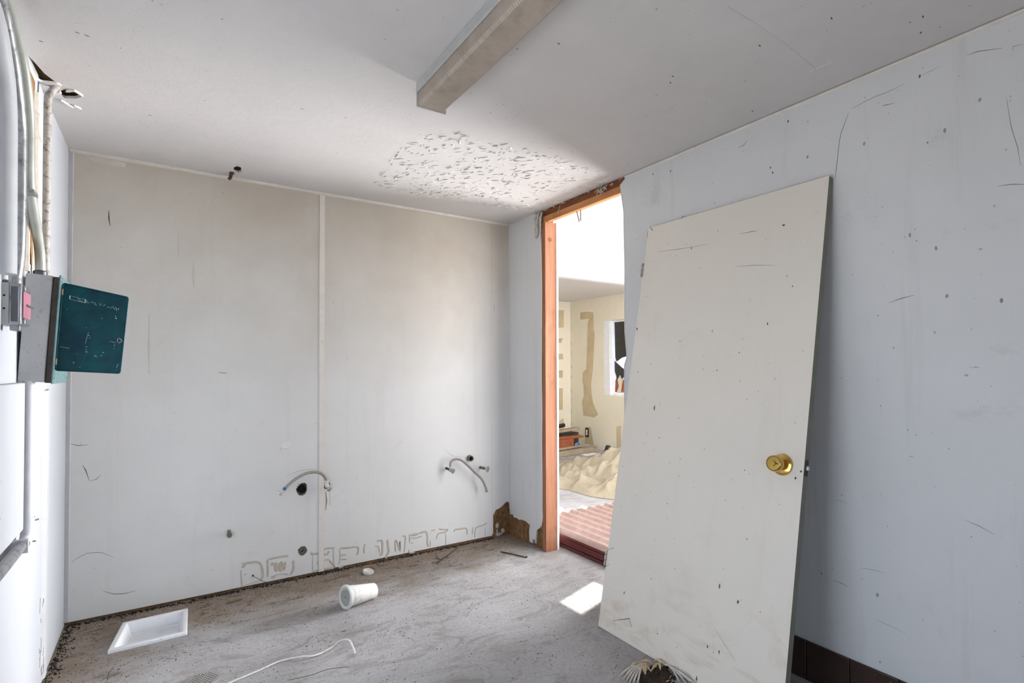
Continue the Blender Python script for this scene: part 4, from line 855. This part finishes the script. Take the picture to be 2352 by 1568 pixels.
for pts, wd in (([(-.9, .05), (-.3, .052), (.4, .05), (1.2, .048)], .0012), ([(-.8, .165), (-.5, .14), (-.35, .12), (-.3, .10)], .0022), ([(.2, .165), (.6, .150), (1.0, .155)], .0012), ([(-.2, .17), (.1, .14), (.2, .11)], .001), ([(-.9, .14), (-.7, .12), (-.65, .09)], .0012), ([(.5, .13), (.75, .12), (1.0, .13)], .001)):
    q = smooth_path([cpt(*p)[0] for p in pts], 5)
    for i in range(len(q)-1):
        n_ = (q[i]-cb); n_ = (n_-cax*n_.dot(cax)).normalized(); mb.ribbon([q[i], q[i+1]], wd, n_, .0003, taper=False)
for a, h in ((.15, .155), (.02, .157), (-.12, .150), (-.1, .118), (-.2, .115), (-.3, .113)):
    p, n_ = cpt(a, h); mb.blob(p, .003, .002, cax, n_.cross(cax), 6, .3, .0003)
obj('print', mb, 'cupprint', cup, solid=False, stuff=True)
# plastic ring
rc = Vector((-1.1769,-0.1636,0)); rg = thing('plastic_ring', 'small round white plastic cap lying near the back wall', 'cap', tuple(rc))
obj('ring', MB().lathe([(.0, .006), (.020, .005), (.026, .012), (.031, .020), (.034, .018), (.036, .008), (.033, .0), (.0, .0)], rc, (0.15, -.1, 1), 28, False), 'plastic', rg, smooth=True)
# drain grate
gc = Vector((-2.125, -.925, .0)); gr = thing('floor_drain', 'round perforated floor drain grate at the bottom frame edge', 'drain', tuple(gc))
R_ = .066; holes = []; n_ = 12
for i in range(-5, 6):
    for j in range(-5, 6):
        x, y = i*.0125 + (.00625 if j % 2 else 0), j*.0108
        if math.hypot(x, y) < R_-.014: holes.append(circ(2, .004, (gc.x+x, gc.y+y), .0038, 6))
obj('grate', MB().plate(circ(2, .004, (gc.x, gc.y), R_, 40), holes, (0, 0, -.003)), plain('dusty_grate', (150, 147, 142), .6, .2), gr)
obj('dark_well', MB().lathe([(R_-.004, 0), (R_-.004, .0008), (0, .0008)], gc, (0, 0, 1), 30), 'dark', gr)
# pale strip of trim
sp = [Vector(p) for p in [(-2.0459,-1.0168,0),(-1.9091,-0.9781,0),(-1.8317,-0.9557,0),(-1.7484,-0.9808,0),(-1.7000,-0.9998,0),(-1.6547,-0.9858,0),(-1.6010,-0.9669,0),(-1.5679,-0.956,0),(-1.5323,-0.9747,0),(-1.5265,-1.0251,0),(-1.5298,-1.0769,0)]]
zz = [.002, .002, .003, .010, .008, .003, .008, .020, .022, .012, .002]
mb = MB().ribbon(smooth_path([p + ZU*z for p, z in zip(sp, zz)], 4), .010, ZU, .0025, taper=False)
tag(obj('trim_strip', mb, 'plastic', smooth=True), 'thin bent white plastic strip on the floor below the cup', 'strip')
# sticks
a, b = Vector((-0.2671,-0.3059,0)), Vector((-0.1836,-0.4953,0))
mb = MB().tube([a+ZU*.005, a*.5+b*.5+ZU*.006, b+ZU*.005], .0042, 7).tube([b+ZU*.005, b+Vector((.012, -.004, .008))], .006, 6)
tag(obj('stick', mb, 'twig', smooth=True), 'straight dark stick on the floor near the door jamb', 'stick')
P = [(-0.478,-0.0573,0),(-0.5796,-0.1413,0),(-0.6967,-0.2251,0),(-0.7494,-0.2759,0)]
mb = MB().tube([Vector(p)+ZU*.006 for p in P], [.002, .003, .004, .003], 6)
for q in ([(-0.6967,-0.2251,0),(-0.6932,-0.1483,0),(-0.6542,-0.0498,0)], [(-0.6822,-0.2152,0),(-0.7159,-0.1831,0)], [(-0.6317,-0.1788,0),(-0.6414,-0.2323,0)], [(-0.7086,-0.2366,0),(-0.7727,-0.2512,0)]):
    mb.tube([Vector(p)+ZU*(.005+.004*i) for i, p in enumerate(q)], .002, 5)
tag(obj('dry_twig', mb, 'twig', smooth=True), 'forked dry twig on the floor against the back wall', 'twig')
# palm frond
fr_ = thing('palm_frond', 'dried palm frond scrap on the floor beneath the leaning door', 'dried leaf', (-0.5139,-1.9231,0))
bc = Vector((-0.5213,-1.9298,0)); rnd = random.Random(6)
mb = MB(); mb.blob(bc + Vector((.0, -.03, 0)), .09, .06, XH, YV, 14, .25, .012)
for i in range(140):
    a, r = rnd.uniform(0, 2*PI), rnd.uniform(0, .10); p = bc + Vector((math.cos(a)*r, math.sin(a)*r*.7-.03, .012*max(0, 1-r/.1)))
    mb.blob(p, rnd.uniform(.003, .009), rnd.uniform(.003, .006), XH, YV, 6, .4, rnd.uniform(.003, .010))
obj('litter', mb, 'dung', fr_, solid=False, stuff=True)
def leaflet(a, b, w, mat='drygrey', sag=.012, nm='leaflet'):
    a, b = Vector(a), Vector(b); q = [a*(1-t)+b*t + ZU*(.012+sag*math.sin(PI*t)) for t in (0, .25, .5, .75, 1)]
    obj(nm, MB().ribbon(q, w, ZU, .003), mat, fr_)
root = Vector((-0.5239,-1.8651,0)); root2 = Vector((-0.4361,-1.9147,0))
for k, p in enumerate([(-0.6691,-1.8854,0),(-0.6745,-1.9111,0),(-0.6755,-1.9320,0),(-0.6722,-1.9483,0),(-0.6689,-1.9644,0),(-0.6627,-1.9824,0),(-0.6412,-1.9473,0),(-0.6476,-1.9142,0)]): leaflet(root + Vector((.005*k, 0, 0)), p, .008)
for k, p in enumerate([(-0.441,-2.0354,0),(-0.4433,-2.0703,0),(-0.4437,-2.0985,0),(-0.4657,-2.0663,0),(-0.4808,-2.0456,0),(-0.4208,-2.0850,0),(-0.4238,-2.0614,0)]): leaflet(root2 + Vector((.004*k, -.004*k, 0)), p, .008)
for q in ((root, bc), (root+Vector((.01, .01, 0)), bc+Vector((.05, .03, 0))), (bc, root2), (Vector((-0.4914,-1.8702,0)), Vector((-0.5567,-1.9331,0))), (Vector((-0.5175,-1.8692,0)), Vector((-0.5598,-1.9311,0))), (Vector((-0.4541,-1.9110,0)), Vector((-0.4796,-1.9456,0))), (Vector((-0.5846,-1.8648,0)), Vector((-0.5125,-1.8645,0))), (Vector((-0.4548,-1.8820,0)), Vector((-0.4282,-1.9321,0)))):
    leaflet(q[0], q[1], .011, 'dry', .016, 'stem')
for k in range(16):
    p = bc + Vector((rnd.uniform(-.13, .06), rnd.uniform(-.08, .12), 0)); a = rnd.uniform(-.6, .6)+.5
    leaflet(p-ZU*.010, p + Vector((math.cos(a)*.04, math.sin(a)*.04, -.010)), .004, 'dry', .003, 'fibre')
# loose litter: flakes, grit and dust that nobody could count
def litter(name, n, seed, place, mat, lo, hi, h, label):
    rnd = random.Random(seed); random.seed(seed); mb = MB()
    for i in range(n):
        p = place(rnd)
        if p is None: continue
        a = rnd.gauss(.35, .7); L_ = rnd.uniform(lo, hi)
        mb.blob(Vector((p[0], p[1], .0003)), L_, L_*rnd.uniform(.25, .7), Vector((math.cos(a), math.sin(a), 0)), Vector((-math.sin(a), math.cos(a), 0)), 6, .4, rnd.uniform(h*.4, h))
    return tag(obj(name, mb, mat, solid=False), label, 'debris', kind='stuff')
def blocked(x, y):
    return (-2.5 < x < -2.14 and -.47 < y < -.13) or x < LX+.01 or y > -.004 or x > -.005 and y > -.45
CL_ = [(random.Random(77+i).uniform(-2.4, -.3), random.Random(177+i).uniform(-2.1, -.15)) for i in range(26)]
def pl1(r):
    k = r.random()
    if k < .26: x, y = r.uniform(LX, -.1), -abs(r.gauss(0, .16))-.005
    elif k < .40: x, y = LX+abs(r.gauss(0, .22)), r.uniform(-1.2, -.01)
    elif k < .58:
        q = CL_[int(r.random()*len(CL_))]; x, y = r.gauss(q[0], .07), r.gauss(q[1], .05)
    else: x, y = r.uniform(LX, -.1), r.uniform(-2.5, -.02)
    return None if blocked(x, y) else (x, y)
litter('dirt_flakes', 4600, 101, pl1, plain('brown_dirt', (74, 62, 52), .95, obj=False), .001, .0036, .002, 'scattered brown dirt flakes over the concrete floor')
litter('paint_crumbs', 620, 102, pl1, plain('white_crumbs', (222, 219, 214), .8, obj=False), 0.001, .003, .002, 'scattered white paint crumbs over the concrete floor')
def pl2(r):
    if r.random() < .75: x, y = r.uniform(LX, -.15), -abs(r.gauss(0, .016))-.003
    else: x, y = LX+abs(r.gauss(0, .03)), r.uniform(-.9, -.01)
    return None if blocked(x, y) else (x, y)
litter('dark_grit', 1500, 103, pl2, plain('black_grit', (34, 28, 24), .95, obj=False), .0015, .006, .006, 'dark grit packed along the foot of the walls')
mb = MB(); random.seed(44)
for p, a, b in (((-1.9422,-0.1565,0), .055, .018), ((-0.2908,-0.2254,0), .03, .006), ((-1.5135,-0.833,0), .012, .005)):
    mb.blob(p, a, b, Vector((.95, .3, 0)), Vector((-.3, .95, 0)), 12, .2, .001)
obj('stain', mb, plain('dark_stain', (96, 84, 66), .9, obj=False), floor, solid=False)
mb = MB()
for q, w in (([(-1.8288,-1.1230,0),(-1.7789,-1.1334,0),(-1.7236,-1.1392,0),(-1.6860,-1.1328,0),(-1.6533,-1.1344,0),(-1.5859,-1.1626,0)], .004), ([(-2.4628,-0.7283,0),(-2.4619,-0.6421,0),(-2.4473,-0.592,0)], .003), ([(-0.0975,-1.0411,0),(0.0455,-1.0218,0)], .003)):
    mb.ribbon(q, w, ZU, .0008)
obj('crack', mb, 'twig', floor, solid=False)

# ------------------------------------------------------------------ next room: sheets, canvas, timber
def corr(k, z0, dx, dy, rot, label):
    Lx, Ly, pitch, amp = 0.98, 1.15, .098, .0115; n = int(Lx/pitch*14); vs = []
    for i in range(n+1):
        x = Lx*i/n; z = amp*(2*(.5+.5*math.cos(2*PI*x/pitch))**2.2-1)
        for y in (0, Ly):
            for t in (0, .0018): vs.append((x, y, z+t))
    fs = []
    for i in range(n):
        a, b = 4*i, 4*i+4
        fs += [(a, b, b+2, a+2), (a+1, a+3, b+3, b+1), (a, a+1, b+1, b), (a+2, b+2, b+3, a+3)]
    fs += [(0, 2, 3, 1), (4*n, 4*n+1, 4*n+3, 4*n+2)]
    mb = MB().add(vs, fs)
    o = obj('corrugated_sheet', mb, 'redmetal', smooth=True); o.location = (.16+dx, -1.13+dy, z0); o.rotation_euler = (0, 0, rot)
    lip = obj('side_lip', MB().box((-.002, 0, -.006), (.0005, Ly, .0135)), 'redlip'); lip.parent = o
    return tag(o, label, 'metal sheet', 'stack of corrugated sheets beyond the doorway')
corr(0, .013, 0.0, .0, 0, 'bottom red corrugated sheet of the stack beyond the doorway')
corr(1, .038, .004, -.01, .006, 'second red corrugated sheet from the floor in the stack')
corr(2, .060, -.004, .01, -.006, 'third red corrugated sheet from the floor in the stack')
corr(3, .083, .0, .0, 0.0, 'topmost sun-bleached red corrugated sheet of the stack')
# canvas drop cloth
from mathutils import noise as mnoise
nu, nv = 110, 70; A, B_, C_, D_ = Vector((1.20, 1.32, 0)), Vector((1.62, -.35, 0)), Vector((2.65, .75, 0)), Vector((2.0, 2.15, 0))
vs = []
for i in range(nu+1):
    for j in range(nv+1):
        s, t = i/nu, j/nv; p = (A*(1-s)+B_*s)*(1-t) + (D_*(1-s)+C_*s)*t
        q = Vector((p.x*2.2, p.y*2.2, .3)); r1 = 1-abs(mnoise.noise(q*1.3)); r2 = 1-abs(mnoise.noise(q*2.9+Vector((3, 1, 0)))); r3 = 1-abs(mnoise.noise(q*6+Vector((7, 2, 0))))
        edge_ = min(1, min(s, 1-s)*14, min(t, 1-t)*8)
        hump = .30*math.exp(-((p.x-2.15)/.36)**2-((p.y-.95)/.40)**2) + .05*math.exp(-((p.x-1.75)/.3)**2-((p.y-1.6)/.4)**2)
        u1 = Vector((p.x*.9 + p.y*1.6, p.y*1.1 - p.x*.7, 2.0)); r4 = 1-abs(mnoise.noise(u1*2.4)); r5 = 1-abs(mnoise.noise(Vector((u1.y*3.4, u1.x*1.3, 5))))
        h = .004 + edge_*(.07*r1**3 + .045*r2**3 + .016*r3**3 + .035*r4**5 + .03*r5**6 + hump*.9)
        p += Vector((mnoise.noise(q*1.7+Vector((9, 9, 9)))*.10, mnoise.noise(q*1.9)*.10, 0))
        vs.append((p.x, p.y, h))
fs = [(i*(nv+1)+j, (i+1)*(nv+1)+j, (i+1)*(nv+1)+j+1, i*(nv+1)+j+1) for i in range(nu) for j in range(nv)]
o = obj('canvas_cloth', MB().add(vs, fs), 'canvas', smooth=False, solid=False)
for p_ in o.data.polygons: p_.use_smooth = True
tag(o, 'crumpled beige canvas drop cloth heaped on the floor beyond the doorway', 'cloth')
# timber pile
def plank(label, a, b, w, h, mat):
    return tag(obj('plank', MB().bar(a, b, w, h), mat, bevel=.004), label, 'plank', 'timber pile in the corner of the next room')
plank('pale grey pole lying in front of the timber pile', (1.7, 2.52, .04), (3.38, 2.75, .04), .09, .075, 'plankgrey')
plank('dark board lying flat at the bottom of the timber pile', (1.8, 3.0, .02), (3.3, 3.02, .02), .16, .035, 'plankdark')
plank('orange-brown board on top of the wooden drawer box', (1.7, 2.86, .2345), (3.2, 2.88, .2345), .14, .03, 'plankred')
plank('long grey-brown board slanting upward across the pile', (1.7, 2.98, .26), (3.25, 3.02, .34), .10, .04, 'plankgrey')
plank('thick dark beam at the back of the pile', (1.8, 3.18, .13), (3.35, 3.22, .13), .2, .26, 'plankdark')
plank('thin brown batten between the red box and the front pole', (2.4, 2.655, .10), (3.3, 2.815, .10), .04, .03, 'plankgrey')
mb = MB().tube([(2.7, 3.16, .345), (3.1, 3.18, .385)], .032, 10); tag(obj('dark_pipe', mb, 'black', smooth=True), 'short dark tube on top of the timber pile', 'tube')
for i, (a, b) in enumerate((((2.2, 3.05, .36), (2.75, 3.12, .40)), ((2.3, 3.18, .29), (2.9, 3.05, .40)), ((2.1, 3.10, .30), (2.7, 3.2, .44)))):
    tag(obj('stick', MB().tube([a, b], .014, 7), 'plankdark', smooth=True), ['dark stick lying flat atop the timber pile at left', 'dark stick crossing over the other sticks on the pile', 'dark stick standing highest out of the timber pile'][i], 'stick', 'sticks on the timber pile')
bxd = thing('drawer_box', 'orange-brown wooden drawer box in the timber pile', 'box', (2.55, 2.77, 0.0))
obj('carcass', MB().box((2.0, 2.79, .08), (2.98, 2.90, .218)), 'plankred', bxd, bevel=.006)
obj('front_rim', MB().box((2.05, 2.782, .095), (2.93, 2.792, .11)).box((2.05, 2.782, .188), (2.93, 2.792, .203)).box((2.915, 2.782, .095), (2.93, 2.792, .203)), 'plankred', bxd, bevel=.002)
for x0 in (2.1, 2.75): obj('support_block', MB().box((x0, 2.80, 0), (x0+.15, 2.89, .08)), 'plankdark', bxd)
mb = MB().lathe([(.0, 0), (.035, 0), (.045, .09), (.04, .09), (.0, .012)], (3.16, 2.90, .045), (-.5, -.4, .6), 16, False)
tag(obj('blue_cup', mb, 'blue', smooth=True), 'small pale blue cup among the timber', 'cup')
# spool, ball, papers, boot-like black thing
sc_ = Vector((2.25, 1.90, .055)); spo = thing('cable_spool', 'small grey spool standing on edge behind the canvas cloth', 'spool', (2.25, 1.90, 0))
dirS = Vector((-.75, -.62, 0)).normalized()
obj('flange', MB().lathe([(.016, 0), (.055, 0), (.055, .008), (.016, .008)], sc_, dirS, 22, False), 'plankgrey', spo)
obj('flange', MB().lathe([(.016, 0), (.055, 0), (.055, .008), (.016, .008)], sc_-dirS*.07, dirS, 22, False), 'plankgrey', spo)
obj('core', MB().lathe([(.014, -.07), (.026, -.07), (.026, 0), (.014, 0)], sc_, dirS, 18, False), 'plankdark', spo, smooth=True)
mb = MB().lathe([(.075*math.sin(PI*i/12), -.075*math.cos(PI*i/12)) for i in range(13)], (.545, .105, .075), (0, 0, 1), 20, False)
for i, v_ in enumerate(mb.v): mb.v[i] = (v_[0], v_[1], v_[2]*(.85+.15*math.cos(v_[0]*60)))
tag(obj('ball', mb, 'whiteball', smooth=True), 'bright white round lump on the floor just past the door jamb', 'ball')
def paper(label, c, sx, sy, rot):
    vs = []; c = Vector(c); n = 5
    for i in range(n+1):
        for j in range(n+1):
            x, y = (i/n-.5)*sx, (j/n-.5)*sy; vs.append(c + Vector((x*math.cos(rot)-y*math.sin(rot), x*math.sin(rot)+y*math.cos(rot), .004+.012*abs(mnoise.noise(Vector((x*14, y*14, c.x)))))))
    tag(obj('paper_scrap', MB().add(vs, [(i*(n+1)+j, (i+1)*(n+1)+j, (i+1)*(n+1)+j+1, i*(n+1)+j+1) for i in range(n) for j in range(n)]), 'paper', solid=False), label, 'paper', 'paper scraps on the next floor')
paper('crumpled paper scrap between corrugated sheets and canvas cloth', (0.9927,0.2521,0), .14, .10, .5)
paper('flat paper sheet on the floor in front of the timber pile', (3.0803,2.5279,0), .32, .16, .12)
bt = Vector((3.1144,2.2250,0)); 
mb = MB().lathe([(.0, 0), (.06, 0), (.07, .03), (.045, .09), (.04, .16), (.03, .18), (0, .18)], bt, (0.1, -.2, 1), 12, False)
tag(obj('bundle', mb, 'black', smooth=True), 'small dark upright bundle behind the beige canvas cloth', 'bundle')
ot = thing('wall_outlet', 'black outlet box with white receptacle low on far wall', 'outlet', (XF, 3.14, .24))
obj('box', MB().box((XF-.012, 3.10, .165), (XF, 3.18, .315)), 'black', ot, bevel=.003)
obj('receptacle', MB().box((XF-.018, 3.125, .195), (XF-.010, 3.158, .285)), 'plastic', ot, bevel=.003)
